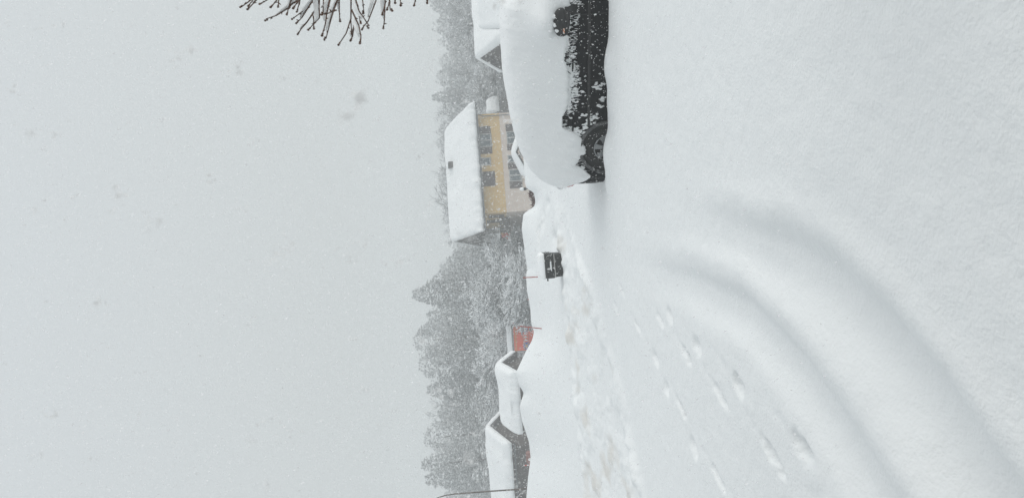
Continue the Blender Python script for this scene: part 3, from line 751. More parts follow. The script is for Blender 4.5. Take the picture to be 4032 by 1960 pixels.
# gabled garden shelter in front of the ochre house, gable to us
pS = P(2014, 600, 56)
zb = gz(pS.x, pS.y)
sh = thing('garden_shelter', 'open timber shelter with a snowed roof in front of the ochre house', 'shelter', (pS.x, pS.y, zb), math.radians(90-6))
hS = pS.z-zb
rr = roof_deck(sh, -.2, 3.0, 0, 1.75, hS-1.25, .95, .1)
snow_roof(rr, -.25, 3.05, 0, 1.85, hS-1.25, .95, .30, 51, ru=.25, nx=40, ny=40)
for yy in (-1.4, 1.4):
    for xx in (0, 2.7): q = MB(); q.box((xx, yy-.06, 0), (xx+.12, yy+.06, hS-1.3)); q.build('post', M_timber, sh)
q = MB(); q.prism([(-1.4, hS-1.45), (1.4, hS-1.45), (0, hS-.55)], 0.02, .1, ax='x'); q.box((.02, -1.4, hS-2.4), (.08, 1.4, hS-1.46)); q.build('gable_board', M_timber, sh)

# little lamp with a snow hat by the house corner
pl_ = P(2066, 744, 40); zb = gz(pl_.x, pl_.y)
o = thing('garden_lamp', 'small garden lamp with a snow hat, left of the shelter', 'lamp', (pl_.x, pl_.y, zb), 0)
hl_ = pl_.z-zb
q = MB(); q.tube([(0, 0, 0), (0, 0, hl_-.08)], .025, 8); q.build('post', M_metal, o)
q = MB(); q.box((-.07, -.07, hl_-.08), (.07, .07, hl_+.06)); q.build('lantern', M_plastic, o)
q = MB(); q.blob((0, 0, hl_+.14), (.10, .10, .13), rough=.08, sub=2); q.build('snow_cap', M_snowroof, o, smooth=True)

# reddish hedge below the house
ph = P(2108, 782, 34); zb = gz(ph.x, ph.y)
rq = random.Random(9)
V = []; Fh = []
for k in range(2600):
    cx2, cy2, cz2 = rq.uniform(-.55, .55), rq.uniform(-.5, .5), rq.uniform(0, 1)
    ht = (ph.z-zb)+.10+.07*math.sin(cx2*7)
    cz2 *= ht; s_ = .07
    for j in range(3): V.append((cx2+rq.gauss(0, s_), cy2+rq.gauss(0, s_), cz2+rq.gauss(0, s_)))
    Fh.append((3*k, 3*k+1, 3*k+2))
hd = thing('russet_hedge', 'short russet beech hedge poking over the snow below the ochre house', 'hedge', (ph.x, ph.y, zb), 0)
mesh_np('foliage', V, [np.array(Fh)], M_hedge, smooth=False, parent=hd)

# ------------------------------------------------------------------ red kiosk
pk = P(2022, 1384, 66); zk = gz(pk.x, pk.y)-.2
ko = thing('red_kiosk', 'red painted kiosk with blue and white emblems and a snow block on its roof', 'kiosk', (pk.x, pk.y, zk), math.radians(1))
KH = pk.z-zk; KW = 2.36
q = MB(); q.box((0, 0, 0), (KW, 1.9, KH)); q.build('wall', M_red, ko)
q = MB(); q.box((-.06, -.10, KH+.002), (KW+.06, 2.0, KH+.07)); kr = q.build('roof', M_concrete, ko)
mound('snow_block', kr, -.13, KW+.02, -.14, 2.0, KH+.071, .36, 27, ru=.12)
q = MB(); q.box((.02, -.035, KH-.31), (KW-.28, -.003, KH-.25)); q.build('yellow_rail', M_yel, ko)
q = MB()
for (a, b2) in ((-.015, .05), (KW-.05, KW+.015)): q.box((a, -.02, 0), (b2, -.003, KH))
q.box((.051, -.02, KH-.10), (KW-.051, -.003, KH)); q.build('edge_trim', M_concrete, ko)
for (a, b2, z0, z1) in ((.13, .73, KH-1.42, KH-.90), (1.60, 2.28, KH-1.36, KH-.76)):
    q = MB(); q.box((a, -.03, z0), (b2, -.003, z1)); pan = q.build('blue_panel', M_blue, ko)
    q = MB()
    cx2, cz2 = (a+b2)/2, (z0+z1)/2
    for sg in (-1, 1):
        for sz in (-1, 1):
            pts = [(cx2, -.045, cz2), (cx2+sg*(b2-a)*.22, -.045, cz2+sz*(z1-z0)*.20), (cx2+sg*(b2-a)*.42, -.045, cz2+sz*(z1-z0)*.48)]
            q.tube(pts, [.035, .03, .04], 6)
    q.build('cross_emblem', [M_yel], pan)
    q = MB(); q.box((cx2-.025, -.036, z0+.03), (cx2+.025, -.031, z1-.03)); q.box((a+.04, -.036, cz2-.03), (cx2-.03, -.031, cz2+.03)); q.build('white_bar', M_white, pan)
for k in range(3):
    x0 = .84+k*.27
    q = MB(); q.prism([(x0, KH-1.32), (x0+.21, KH-1.13), (x0, KH-.94)], -.03, -.003); q.build('white_triangle', M_white, ko)
    for zz in (.93, 1.37): q = MB(); q.box((x0-.01, -.015, KH-zz), (x0+.24, -.003, KH-zz+.03)); q.build('panel_line', M_fadered, ko)

# red and white post and a faded red box before the timber house
a = P(2098, 1828, 46); b2 = P(2064, 1829, 46); zb = gz(a.x, a.y)
o = thing('striped_post', 'red and white striped post in front of the timber house', 'post', (a.x, a.y, zb), 0)
h = b2.z-zb; n = 5
q = MB(); q.tube([(0, 0, 0), (0, 0, h)], .035, 8); q.build('shaft', M_pole, o)
for za, zb2 in ((-.28, -.16), (-.02, .05), (-.6, -.45)): q = MB(); q.tube([(0, 0, h+za), (0, 0, h+zb2)], .038, 8); q.build('white_band', M_white, o)
a = P(2078, 1800, 45.5); zb = gz(a.x, a.y)
o = thing('faded_red_box', 'faded red upright box beside the striped post', 'box', (a.x-.3, a.y, zb), math.radians(-8))
h = a.z-zb+.08
q = MB(); q.box((-.1, 0, 0), (.55, .5, h)); q.build('casing', M_fadered, o, bevel=.05)
q = MB(); q.tube([(.2, -.02, h-.18), (.2, -.05, h-.18)], .09, 12); q.build('round_plate', M_white, o)
q = MB(); q.box((-.1, -.012, h-.42), (.55, -.003, h-.39)); q.build('seam', M_timber, o)

# curved street lamp at the left edge
o1 = P(2035, 1926, 42)
zb = gz(o1.x, o1.y)
pts = [P(x, y, 42) for x, y in ((2035, 1925), (1940, 1931.5), (1850, 1938), (1790, 1943), (1752, 1949), (1725, 1957), (1706, 1969), (1694, 1990), (1690, 2020))]
o = thing('street_lamp', 'thin dark street lamp post bending over at the left edge', 'street lamp', (pts[0].x, pts[0].y, zb), 0)
q = MB(); q.tube([Vector((0.05, 0, 0))] + [p-o.location for p in pts], [.05, .045, .042, .04, .036, .032, .028, .026, .025, .025], 8); q.build('pole', M_bark, o, smooth=True)
e_ = pts[-1]-o.location
q = MB(); q.blob((e_.x-.22, e_.y, e_.z-.03), (.32, .12, .06), rough=.02, sub=2); q.build('lamp_head', M_metal, o, smooth=True)
q = MB(); q.blob((e_.x-.22, e_.y, e_.z+.06), (.30, .12, .07), rough=.05, sub=2); q.build('snow_cap', M_snowroof, o, smooth=True)

# unseen house added behind the viewer so its wall shades the nearest snow
vh = thing('added_shade_house', 'unseen tall grey house added behind the viewer to shade the near snow', 'house', (0, -1.6, -.4), math.radians(4))
q = MB(); q.box((-11, -9, 0), (2.6, 0, 8.4)); q.prism([(-8.98, 8.401), (-.02, 8.401), (-4.5, 11.4)], -10.99, 2.59, ax='x'); q.build('wall', M_concrete, vh)
rv = roof_deck(vh, -11.6, 3.2, -4.5, 5.4, 8.0, 3.6)
snow_roof(rv, -11.65, 3.25, -4.5, 5.5, 8.0, 3.6, .4, 61)

# ------------------------------------------------------------------ trees
def tubes_np(segs, n, off=None):
    """segs: list of (p0,p1,r0,r1) -> verts, quads"""
    A_ = np.array([s[0] for s in segs], float); B_ = np.array([s[1] for s in segs], float)
    r0 = np.array([s[2] for s in segs])[:, None]; r1 = np.array([s[3] for s in segs])[:, None]
    t_ = B_-A_; t_ /= np.linalg.norm(t_, axis=1, keepdims=True)+1e-9
    ref = np.where(np.abs(t_[:, 2:3]) < .9, np.array([[0, 0, 1.]]), np.array([[1., 0, 0]]))
    u = np.cross(t_, ref); u /= np.linalg.norm(u, axis=1, keepdims=True)+1e-9
    v = np.cross(t_, u)
    vs = np.zeros((len(segs), 2*n, 3))
    for k in range(n):
        an = 2*math.pi*k/n; d = u*math.cos(an)+v*math.sin(an)
        vs[:, k] = A_+d*r0; vs[:, n+k] = B_+d*r1
    if off is not None: vs += off[:, None, :]
    base = (np.arange(len(segs))*2*n)[:, None]
    fs = []
    for k in range(n):
        fs.append(base+np.array([[k, (k+1) % n, n+(k+1) % n, n+k]]))
    return vs.reshape(-1, 3), np.concatenate(fs)
def grow_bare(seed, H, levels=5, spread=.55, thin=1.0, multi=1, droop=0., kids=(3, 4)):
    r = random.Random(seed); segs = []
    def go(p, d, L_, rad, lv):
        n = 3 if lv < 2 else 2
        q = p
        for i in range(n):
            d = (d+Vector((r.gauss(0, .13), r.gauss(0, .13), r.gauss(0, .10)+(.05 if lv > 0 else 0)-droop*lv*.05))).normalized()
            e2 = q+d*(L_/n); ra = rad*(1-.35*i/n); rb = rad*(1-.35*(i+1)/n)
            segs.append((tuple(q), tuple(e2), max(ra, .010*thin), max(rb, .010*thin), lv)); q = e2
            if lv < levels and (lv > 0 or i > 0):
                for _ in range(r.randint(1, 2)):
                    ax = Vector((r.gauss(0, 1), r.gauss(0, 1), r.gauss(0, .35))).normalized()
                    nd = (d*(1-spread)+ax*spread*1.15).normalized()
                    go(q, nd, L_*r.uniform(.45, .68), rb*.58, lv+1)
        if lv < levels:
            for _ in range(2):
                ax = Vector((r.gauss(0, 1), r.gauss(0, 1), r.gauss(0, .4))).normalized()
                go(q, (d*.75+ax*.45).normalized(), L_*r.uniform(.55, .75), rad*.6, lv+1)
    for k in range(multi):
        a_0 = r.uniform(0, 6.28); tl = 0 if multi == 1 else .35
        go(Vector((0, 0, 0)), Vector((math.cos(a_0)*tl, math.sin(a_0)*tl, 1)).normalized(), H*.36, H*.013*(1 if multi == 1 else .55), 0)
    zm = max(s[1][2] for s in segs)
    k = H/zm
    return [(tuple(np.array(s[0])*k), tuple(np.array(s[1])*k), s[2], s[3], s[4]) for s in segs]
def bare_meshes(seed, H, snow=1.0, sr=.022, **kw):
    sg = grow_bare(seed, H, **kw)
    tr = [s for s in sg if s[4] <= 1]; cr = [s for s in sg if s[4] > 1]
    def both(ss, n):
        v1, f1 = tubes_np(ss, n)
        d = np.array([np.array(s[1])-np.array(s[0]) for s in ss]); hor = np.hypot(d[:, 0], d[:, 1])/(np.linalg.norm(d, axis=1)+1e-9)
        keep = [i for i in range(len(ss)) if hor[i] > .28]
        s2 = [(ss[i][0], ss[i][1], max(ss[i][2]*.9, sr), max(ss[i][3]*.9, sr)) for i in keep]
        off = np.array([[0, 0, (ss[i][2]+max(ss[i][2]*.9, sr)*.62)*snow] for i in keep])
        v2, f2 = tubes_np(s2, 3, off)
        return np.concatenate([v1, v2]), np.concatenate([f1, f2+len(v1)]), np.concatenate([np.zeros(len(f1), int), np.ones(len(f2), int)])
    out_ = []
    for nm, ss, n in (('trunk', tr, 6), ('crown', cr, 3)):
        v, f, m = both(ss, n); o = mesh_np(nm, v, [f], [M_greybark, M_treesnow], m); out_.append(o.data); bpy.data.objects.remove(o)
    return out_
def spruce_arrays(seed, H=16., R=3.0, n=5200, pad=.25, full=1.0, ex=.72):
    """drooping snow-loaded sprays scattered through a lobed cone"""
    r = np.random.default_rng(seed)
    k = 1-np.sqrt(r.random(n)*.985)                      # 0 at the foot, 1 at the tip
    tipm = r.random(n) < .06; k = np.where(tipm, r.uniform(.62, .985, n), k); k = np.clip(k, 0, .985); z = .5+k*(H-.6)
    an = r.uniform(0, 6.283, n)
    lobe = 1+.26*vnoise(an*1.9+seed, z/1.1, seed)*1.4+.26*vnoise(an*1.0+seed*3, z/2.6, seed+5)
    Rz = (R*(1-k)**ex*lobe+.10)
    rad = Rz*np.sqrt(r.uniform(.22, 1.05, n)); rad = rad*(1+.38*r.random(n)*(r.random(n) < .22))
    c = np.stack([np.cos(an)*rad, np.sin(an)*rad, z-.30*rad+r.uniform(-.1, .1, n)], -1)
    s_ = pad*r.uniform(.5, 1.15, n)*(.62+.5*(1-k))
    out_d = np.stack([np.cos(an), np.sin(an), np.full(n, -.45)], -1)
    # dark sprays: three random triangles each
    m = 3; cc = np.repeat(c, m, 0); ss = np.repeat(s_, m)[:, None]; od = np.repeat(out_d, m, 0)
    a = r.normal(size=(n*m, 3))*[1, 1, .5]; a /= np.linalg.norm(a, axis=1, keepdims=True)
    b2 = od*.7+r.normal(size=(n*m, 3))*.45
    V1 = np.stack([cc-a*ss*.75, cc+a*ss*.75, cc+b2*ss*1.3], 1).reshape(-1, 3); F1 = np.arange(n*m*3).reshape(-1, 3)
    # snow caps
    kp = r.random(n) < .86*full; c2 = c[kp]; s2 = s_[kp][:, None]; n2 = len(c2)
    ph = r.uniform(0, 6.28, n2); q = []
    for j in range(4):
        aa = ph+j*1.571; rr = s2[:, 0]*r.uniform(.45, 1.0, n2)
        q.append(c2+np.stack([np.cos(aa)*rr, np.sin(aa)*rr, -.25*s2[:, 0]+r.uniform(-.25, .2, n2)*s2[:, 0]], -1))
    q.append(c2+np.stack([0*ph, 0*ph, .34*s2[:, 0]], -1))
    V2 = np.stack(q, 1).reshape(-1, 3); bs = (np.arange(n2)*5)[:, None]
    F2 = np.concatenate([bs+np.array([[j, (j+1) % 4, 4]]) for j in range(4)])
    V = np.concatenate([V1, V2]); F_ = np.concatenate([F1, F2+len(V1)])
    return V, F_, np.concatenate([np.zeros(len(F1), int), np.ones(len(F2), int)])
def spruce_meshes(seed, **kw):
    V, F_, mi = spruce_arrays(seed, **kw)
    o = mesh_np('crown', V, [F_], [M_needle, M_treesnow], mi, smooth=False); cr = o.data; bpy.data.objects.remove(o)
    H = kw.get('H', 16.)
    v, f = tubes_np([((0, 0, -.5), (0, 0, H*.5), .2, .12), ((0, 0, H*.5), (0, 0, H*.80), .12, .04)], 7)
    o = mesh_np('trunk', v, [f], [M_bark]); tr = o.data; bpy.data.objects.remove(o)
    return [tr, cr]
protos = {
 's0': (spruce_meshes(1, H=16., R=4.0), 16.), 's1': (spruce_meshes(2, H=16., R=4.8, n=7500, ex=.52), 16.), 's2': (spruce_meshes(3, H=16., R=3.3), 16.),
 's3': (spruce_meshes(4, H=8., R=2.7, n=1700, pad=.32, full=1.15), 8.),
 'b0': (bare_meshes(11, 11., levels=5, sr=.026), 11.), 'b1': (bare_meshes(12, 11., levels=5, spread=.62, sr=.026), 11.), 'b2': (bare_meshes(13, 12., levels=5, spread=.5, sr=.022), 12.),
 'b3': (bare_meshes(17, 12., levels=5, spread=.58, sr=.022), 12.),
 'n0': (bare_meshes(21, 7., levels=5, spread=.6, sr=.034, multi=2, thin=1.2), 7.), 'n1': (bare_meshes(22, 7., levels=5, spread=.66, sr=.034, multi=3, thin=1.2), 7.),
 'h0': (bare_meshes(31, 4., levels=4, spread=.6, sr=.030, multi=6, thin=1.0), 4.), 'h1': (bare_meshes(32, 4., levels=4, spread=.7, sr=.030, multi=7, thin=1.0), 4.),
}
tr_rng = random.Random(4)
def tree(kind, x, y, Y, label, name, cat, group, wide=1.0):
    """crown top at photo pixel x,y, standing Y metres away"""
    top = P(x, y, Y); zb = gz(top.x, Y)-.1
    (meshes, H0) = protos[kind]; s_ = (top.z-zb)/H0
    o = thing(name, label, cat, (top.x, Y, zb), tr_rng.uniform(0, 6.28), group)
    o.scale = (s_*wide, s_*wide, s_)
    for me in meshes:
        c = bpy.data.objects.new(me.name.split('.')[0], me); C.objects.link(c); c.parent = o
G1 = 'snowy spruces of the far wood'; G2 = 'bare trees of the far wood'; G3 = 'rime white bare trees behind the bank'; G4 = 'snow laden bushes behind the bank'
SP = 'spruce_tree'; BT = 'bare_tree'
T = [
 ('s1', 1690, 20, 118, 'broad pale spruce behind the brown chalet at the right edge', SP, 'spruce', G1, 1.25),
 ('s0', 1712, 85, 124, 'second spruce from the right, fading behind the brown chalet', SP, 'spruce', G1, 1.1),
 ('b0', 1730, 165, 92, 'bare round crowned tree rising over the brown chalet ridge', BT, 'tree', G2, 1.1),
 ('s0', 1735, 130, 138, 'faint spruce between the brown chalet and the bare round tree', SP, 'spruce', G1, 1.2),
 ('s1', 1712, 300, 115, 'spruce between the brown chalet and the ochre house roof', SP, 'spruce', G1, 1.15),
 ('s2', 1694, 385, 120, 'pointed spruce just right of the ochre house roof', SP, 'spruce', G1, 1.3),
 ('s1', 1722, 245, 130, 'faint spruce left of the bare round tree', SP, 'spruce', G1, 1.2),
 ('b2', 1688, 515, 112, 'feathery bare tree over the right end of the ochre roof', BT, 'tree', G2, 1.3),
 ('b3', 1700, 618, 112, 'feathery bare tree over the chimney of the ochre house', BT, 'tree', G2, 1.2),
 ('s0', 1712, 570, 140, 'faint spruce top over the ochre roof, right of the chimney', SP, 'spruce', G1, 1.3),
 ('b0', 1714, 695, 110, 'bare crown over the ochre roof just left of the chimney', BT, 'tree', G2, 1.25),
 ('b1', 1722, 790, 112, 'wide bare crown over the middle of the ochre roof', BT, 'tree', G2, 1.35),
 ('b3', 1712, 865, 104, 'bare tree over the left part of the ochre roof', BT, 'tree', G2, 1.2),
 ('b2', 1703, 935, 92, 'large bare tree at the left gable of the ochre house', BT, 'tree', G2, 1.35),
 ('s2', 1775, 1005, 108, 'short spruce just left of the ochre house balcony', SP, 'spruce', G1, 1.7),
 ('s1', 1722, 1065, 104, 'dense spruce right of the tallest spruce', SP, 'spruce', G1, 1.35),
 ('s2', 1613, 1160, 98, 'tallest pointed spruce in the middle of the wood', SP, 'spruce', G1, 1.5),
 ('s1', 1690, 1112, 112, 'spruce leaning close to the right side of the tallest one', SP, 'spruce', G1, 1.3),
 ('s0', 1672, 1245, 116, 'spruce between the two tallest ones', SP, 'spruce', G1, 1.4),
 ('s1', 1613, 1345, 110, 'tall broad spruce above the red kiosk', SP, 'spruce', G1, 1.25),
 ('s0', 1640, 1300, 122, 'faint spruce right of the one above the kiosk', SP, 'spruce', G1, 1.4),
 ('s1', 1660, 1395, 122, 'faint spruce left of the one above the kiosk', SP, 'spruce', G1, 1.3),
 ('s1', 1636, 1440, 114, 'spruce above the right end of the long snowy roof', SP, 'spruce', G1, 1.3),
 ('s2', 1672, 1535, 116, 'spruce above the middle of the long snowy roof', SP, 'spruce', G1, 1.6),
 ('b1', 1676, 1572, 120, 'faint bare tree above the left half of the long snowy roof', BT, 'tree', G2, 1.2),
 ('s0', 1712, 1630, 110, 'shorter spruce right of the timber house ridge', SP, 'spruce', G1, 1.4),
 ('s1', 1655, 1725, 108, 'tall full spruce above the gable of the timber house', SP, 'spruce', G1, 1.15),
 ('s2', 1648, 1830, 102, 'slim spruce above the roof of the timber house', SP, 'spruce', G1, 1.35),
 ('s2', 1663, 1888, 104, 'slim spruce left of its twin, above the timber house roof', SP, 'spruce', G1, 1.3),
 ('s0', 1740, 1950, 118, 'faint spruce behind the curved lamp post', SP, 'spruce', G1, 1.2),
 ('b0', 1712, 1925, 124, 'faint bare tree by the curved lamp post', BT, 'tree', G2, 1.1),
 ('b1', 1765, 1010, 84, 'dark limbed bare tree beside the balcony of the ochre house', BT, 'tree', G2, 1.1),
 # nearer, white rimed
 ('n0', 1812, 210, 86, 'white rimed tree behind the gable of the brown chalet', BT, 'tree', G3, 1.2),
 ('n1', 1830, 290, 92, 'white rimed tree left of the brown chalet', BT, 'tree', G3, 1.2),
 ('n0', 1822, 372, 92, 'white rimed tree right of the ochre house', BT, 'tree', G3, 1.25),
 ('n1', 1885, 415, 95, 'low white rimed tree at the right corner of the ochre house', BT, 'tree', G3, 1.4),
 ('n1', 1868, 1170, 74, 'tangled white tree below the tallest spruce', BT, 'tree', G3, 1.1),
 ('n0', 1835, 1205, 66, 'tall white rimed tree halfway between bin and kiosk', BT, 'tree', G3, 1.1),
 ('n1', 1880, 1250, 84, 'white rimed tree just right of the red kiosk', BT, 'tree', G3, 1.1),
 ('n0', 1875, 1330, 94, 'white twiggy tree behind the red kiosk', BT, 'tree', G3, 1.35),
 ('n1', 1835, 1390, 90, 'broad white tree behind the left side of the red kiosk', BT, 'tree', G3, 1.5),
 ('s3', 1895, 1475, 88, 'small laden spruce behind the right end of the long snowy roof', SP, 'spruce', G1, 1.6),
 ('s3', 1840, 1590, 94, 'laden spruce with heavy snow right of the timber house', SP, 'spruce', G1, 1.4),
 ('s3', 1872, 1530, 90, 'laden spruce over the middle of the long snowy roof', SP, 'spruce', G1, 1.3),
 ('s3', 1862, 1640, 90, 'laden spruce touching the timber house ridge', SP, 'spruce', G1, 1.3),
 ('s3', 1850, 1880, 84, 'laden spruce just behind the timber house roof', SP, 'spruce', G1, 1.5),
 ('s3', 1880, 1770, 80, 'small laden spruce behind the timber house ridge', SP, 'spruce', G1, 1.5),
 ('h0', 1995, 1075, 66, 'white bush behind the buried bin', 'snowy_bush', 'bush', G4, 1.0),
 ('h1', 1985, 985, 84, 'white bush below the balcony of the ochre house', 'snowy_bush', 'bush', G4, 1.6),
 ('h1', 1965, 1100, 62, 'white bush behind the pole left of the bin', 'snowy_bush', 'bush', G4, 1.5),
 ('h0', 1960, 1165, 64, 'white bush behind the tiny pole tip', 'snowy_bush', 'bush', G4, 1.5),
 ('h1', 1975, 1218, 78, 'white bush touching the right side of the red kiosk', 'snowy_bush', 'bush', G4, 1.5),
 ('h0', 1965, 1404, 84, 'dark bush under snow at the left side of the red kiosk', 'snowy_bush', 'bush', G4, 1.3),
 ('h1', 1985, 1445, 82, 'dark bush against the right end of the long snowy roof', 'snowy_bush', 'bush', G4, 1.2),
 ('h0', 1925, 330, 90, 'white bush between the car roof and the brown chalet', 'snowy_bush', 'bush', G4, 1.6),
 ('h1', 1915, 385, 96, 'white bush over the car roof near the small cottage', 'snowy_bush', 'bush', G4, 1.6),
]
for (k, x, y, Y, lb, nm, cat, grp, wd) in T: tree(k, x, y, Y, lb, nm, cat, grp, wd)

# far wood seen as one grey mass
Vs = []; Fs_ = []; Ms = []; nn = 0
lows = [spruce_arrays(50+i, H=13., R=4.2, n=1300, pad=.42) for i in range(3)]
r_ = np.random.default_rng(77)
for i in range(165):
    Y = r_.uniform(118, 158); X = r_.uniform(-.47, .47)*Y
    V, F_, mi = lows[i % 3]; s_ = r_.uniform(.55, .88); an = r_.uniform(0, 6.28); c, s2 = math.cos(an), math.sin(an)
    V = V*[s_*1.3, s_*1.3, s_]; V = np.stack([V[:, 0]*c-V[:, 1]*s2+X, V[:, 0]*s2+V[:, 1]*c+Y, V[:, 2]+gz(X, Y)], -1)
    Vs.append(V); Fs_.append(F_+nn); Ms.append(mi); nn += len(V)
fw = mesh_np('distant_wood', np.concatenate(Vs), [np.concatenate(Fs_)], [M_needle, M_treesnow], np.concatenate(Ms), smooth=False)
tag(fw, 'distant grey conifer wood fading into the falling snow', 'wood', kind='stuff')
# undergrowth filling the wood edge
Vs = []; Fs_ = []; Ms = []; nn = 0
def arr(me):
    v = np.zeros(len(me.vertices)*3, np.float32); me.vertices.foreach_get('co', v); f = np.zeros(len(me.loops), np.int32); me.loops.foreach_get('vertex_index', f)
    m = np.zeros(len(me.polygons), np.int32); me.polygons.foreach_get('material_index', m); return v.reshape(-1, 3), f.reshape(-1, 4), m
hb = [arr(m) for m in protos['h0'][0]] , [arr(m) for m in protos['h1'][0]]
for i in range(130):
    Y = r_.uniform(74, 108); X = r_.uniform(-.40, .40)*Y
    if -3 < X < 24 and Y < 94: continue
    if X < -8 and Y < 90: continue
    s_ = r_.uniform(.8, 1.35); an = r_.uniform(0, 6.28); c, s2 = math.cos(an), math.sin(an)
    for (v, f, m) in hb[i % 2]:
        v2 = v*[s_*1.5, s_*1.5, s_]; v2 = np.stack([v2[:, 0]*c-v2[:, 1]*s2+X, v2[:, 0]*s2+v2[:, 1]*c+Y, v2[:, 2]+gz(X, Y)], -1)
        Vs.append(v2); Fs_.append(f+nn); Ms.append(m); nn += len(v2)
ug = mesh_np('undergrowth', np.concatenate(Vs), [np.concatenate(Fs_)], [M_greybark, M_treesnow], np.concatenate(Ms), smooth=False)
tag(ug, 'snow covered undergrowth along the edge of the wood', 'undergrowth', kind='stuff')

# ------------------------------------------------------------------ budded shrub reaching in from the right, close by
chains = [
 [(150,80),(225,35),(300,-20)],[(235,100),(330,0)],[(240,65),(290,0)],[(380,45),(470,0)],[(445,240),(560,190),(700,95),(760,50),(830,0)],
 [(690,165),(715,90),(740,0)],[(505,80),(570,10)],[(585,75),(600,0)],[(770,90),(835,0)],[(810,130),(850,0)],[(760,220),(880,135)],
 [(805,270),(860,210),(970,50),(1000,0)],[(820,400),(855,340),(925,270),(1000,140),(1060,0)],[(1005,330),(1003,220),(990,160)],[(950,345),(1080,220),(1073,100),(1070,0)],
 [(1100,160),(1120,0)],[(1105,410),(1140,290),(1150,160),(1195,0)],[(1135,455),(1200,260),(1240,120),(1290,0)],[(1150,160),(1230,130),(1275,118)],
 [(1315,240),(1310,90),(1300,0)],[(1305,520),(1390,390),(1440,220),(1445,0)],[(1440,475),(1465,430),(1475,300)],[(1450,385),(1435,230)],
 [(1550,505),(1555,440),(1530,300),(1450,120)],[(1580,340),(1640,250),(1730,0)],[(1640,320),(1545,140),(1500,0)],[(1560,265),(1550,160)],
 [(1585,145),(1575,0)],[(1825,325),(1845,230),(1840,0)],[(1815,165),(1840,60),(1850,0)],[(1870,105),(1900,0)],[(1925,120),(1890,0)],
 [(2030,60),(2025,0)],[(2190,60),(2215,0)],[(2340,35),(2340,0)],[(1965,35),(1965,0)]]
sb_ = thing('budded_shrub', 'budded bare shrub twigs loaded with snow at the upper right, close to the camera', 'shrub', (2.35, 3.2, gz(2.35, 3.2)), 0)
O_ = Vector(sb_.location)
tw = MB(); sn = MB(); rq = random.Random(12); stems = MB()
def arch(p0, p1, p2, n=26):
    out_ = []
    for i in range(n):
        t_ = i/(n-1); out_.append(p0*(1-t_)**2+p1*2*t_*(1-t_)+p2*t_*t_+Vector((.012*math.sin(i*1.7+p2.x*9), .012*math.cos(i*1.3+p2.z*7), 0)))
    return out_
arches = [arch(O_+Vector((rq.uniform(-.08, .08), rq.uniform(-.08, .08), -.2)), Vector((a_1, b_1, c_1)), Vector((a_2, b_2, c_2))) for (a_1, b_1, c_1, a_2, b_2, c_2) in
  ((1.9, 3.2, 2.2, 1.25, 3.1, 3.15), (2.0, 3.3, 1.9, 1.22, 3.25, 2.62), (2.1, 3.1, 2.5, 1.3, 3.0, 3.6), (1.8, 3.1, 1.8, 1.25, 3.2, 2.35), (2.1, 3.4, 2.4, 1.35, 3.5, 2.95),
   (2.4, 3.0, 2.3, 1.9, 2.7, 3.5), (2.6, 3.4, 2.3, 2.6, 3.9, 3.6), (2.8, 3.1, 2.0, 3.3, 3.0, 3.2), (2.3, 3.5, 2.4, 1.9, 3.8, 3.5), (2.5, 2.9, 2.0, 2.7, 2.4, 3.1))]
allp = [(p, i) for ar_ in arches[:5] for i, p in enumerate(ar_) if i > 9]
for ci, ch in enumerate(chains):
    Y = 3.1+rq.uniform(-.25, .25)
    pts = [P(900+a/2.995, b2/2.995, Y+.03*i) for i, (a, b2) in enumerate(ch)]
    attach = ch[-1][1] <= 15
    if attach:
        a1, a0 = pts[-1], pts[-2]; d = (a1-a0).normalized(); d = Vector((max(d.x, .5), d.y, d.z*.5)).normalized()
        e1 = a1+d*.12; hub = min(allp, key=lambda h_: (h_[0]-e1-Vector((.08, 0, -.16))).length)[0]
        full = pts+[a1+d*.06, e1, e1.lerp(hub, .5)+Vector((0, 0, .015)), hub]
    else: full = pts
    n = len(pts)
    rads = [.0021+.0019*min(i/4, 1.4) for i in range(len(full))]
    jit = [p + Vector((rq.gauss(0, .002), 0, rq.gauss(0, .002))) for p in full]
    tw.tube([p-O_ for p in jit], rads, 6)
    tipd = (pts[0]-pts[1]).normalized()
    tw.blob(pts[0]-O_+tipd*.006, (.0052, .0046, .0056), rough=.2, rnd=rq); tw.blob(pts[0]-O_-tipd*.004, (.0045, .0045, .0045), rough=.2, rnd=rq)
    for i in range(1, n):                       # side buds at the nodes
        seg = pts[i]-pts[i-1]; k = max(1, int(seg.length/.055))
        for j in range(k):
            pp = pts[i-1]+seg*((j+rq.uniform(.3, .8))/k)
            dd = Vector((rq.gauss(0, 1), rq.gauss(0, .4), rq.gauss(0, 1))).normalized()
            tw.tube([pp-O_, pp+dd*.011-O_], [.0034, .0012], 5)
    # snow riding on the twig
    acc = []
    for i in range(len(full)-1):
        a1, b1 = full[i], full[i+1]; k = max(2, int((b1-a1).length/.018))
        for j in range(k): acc.append(a1.lerp(b1, j/k))
    m = len(acc); on = True
    ph1 = rq.uniform(0, 10)
    cur = []
    def flush(cur):
        if len(cur) < 3: return
        cs = []; rs = []
        for i, (p, hgt) in enumerate(cur):
            e2 = min(i, len(cur)-1-i)/3.0; s_ = min(1, .35+e2)
            cs.append(p+Vector((0, 0, .003+hgt*s_))-O_); rs.append(max(hgt*s_, .002))
        sn.tube(cs, rs, 8)
    for i, p in enumerate(acc):
        sl_ = (acc[min(i+1, m-1)]-acc[max(i-1, 0)]); sl_ = abs(sl_.z)/(sl_.length+1e-9)
        hv = .5+float(vnoise(np.array([i*.16+ph1]), np.array([ci*3.7]), 501)[0])*1.3
        base = .0055+.0045*min(i/10, 1)
        if sl_ > .93 or i < 2 or hv < .30: flush(cur); cur = []
        else: cur.append((p, base*min(hv+.3, 1.5)))
    flush(cur)
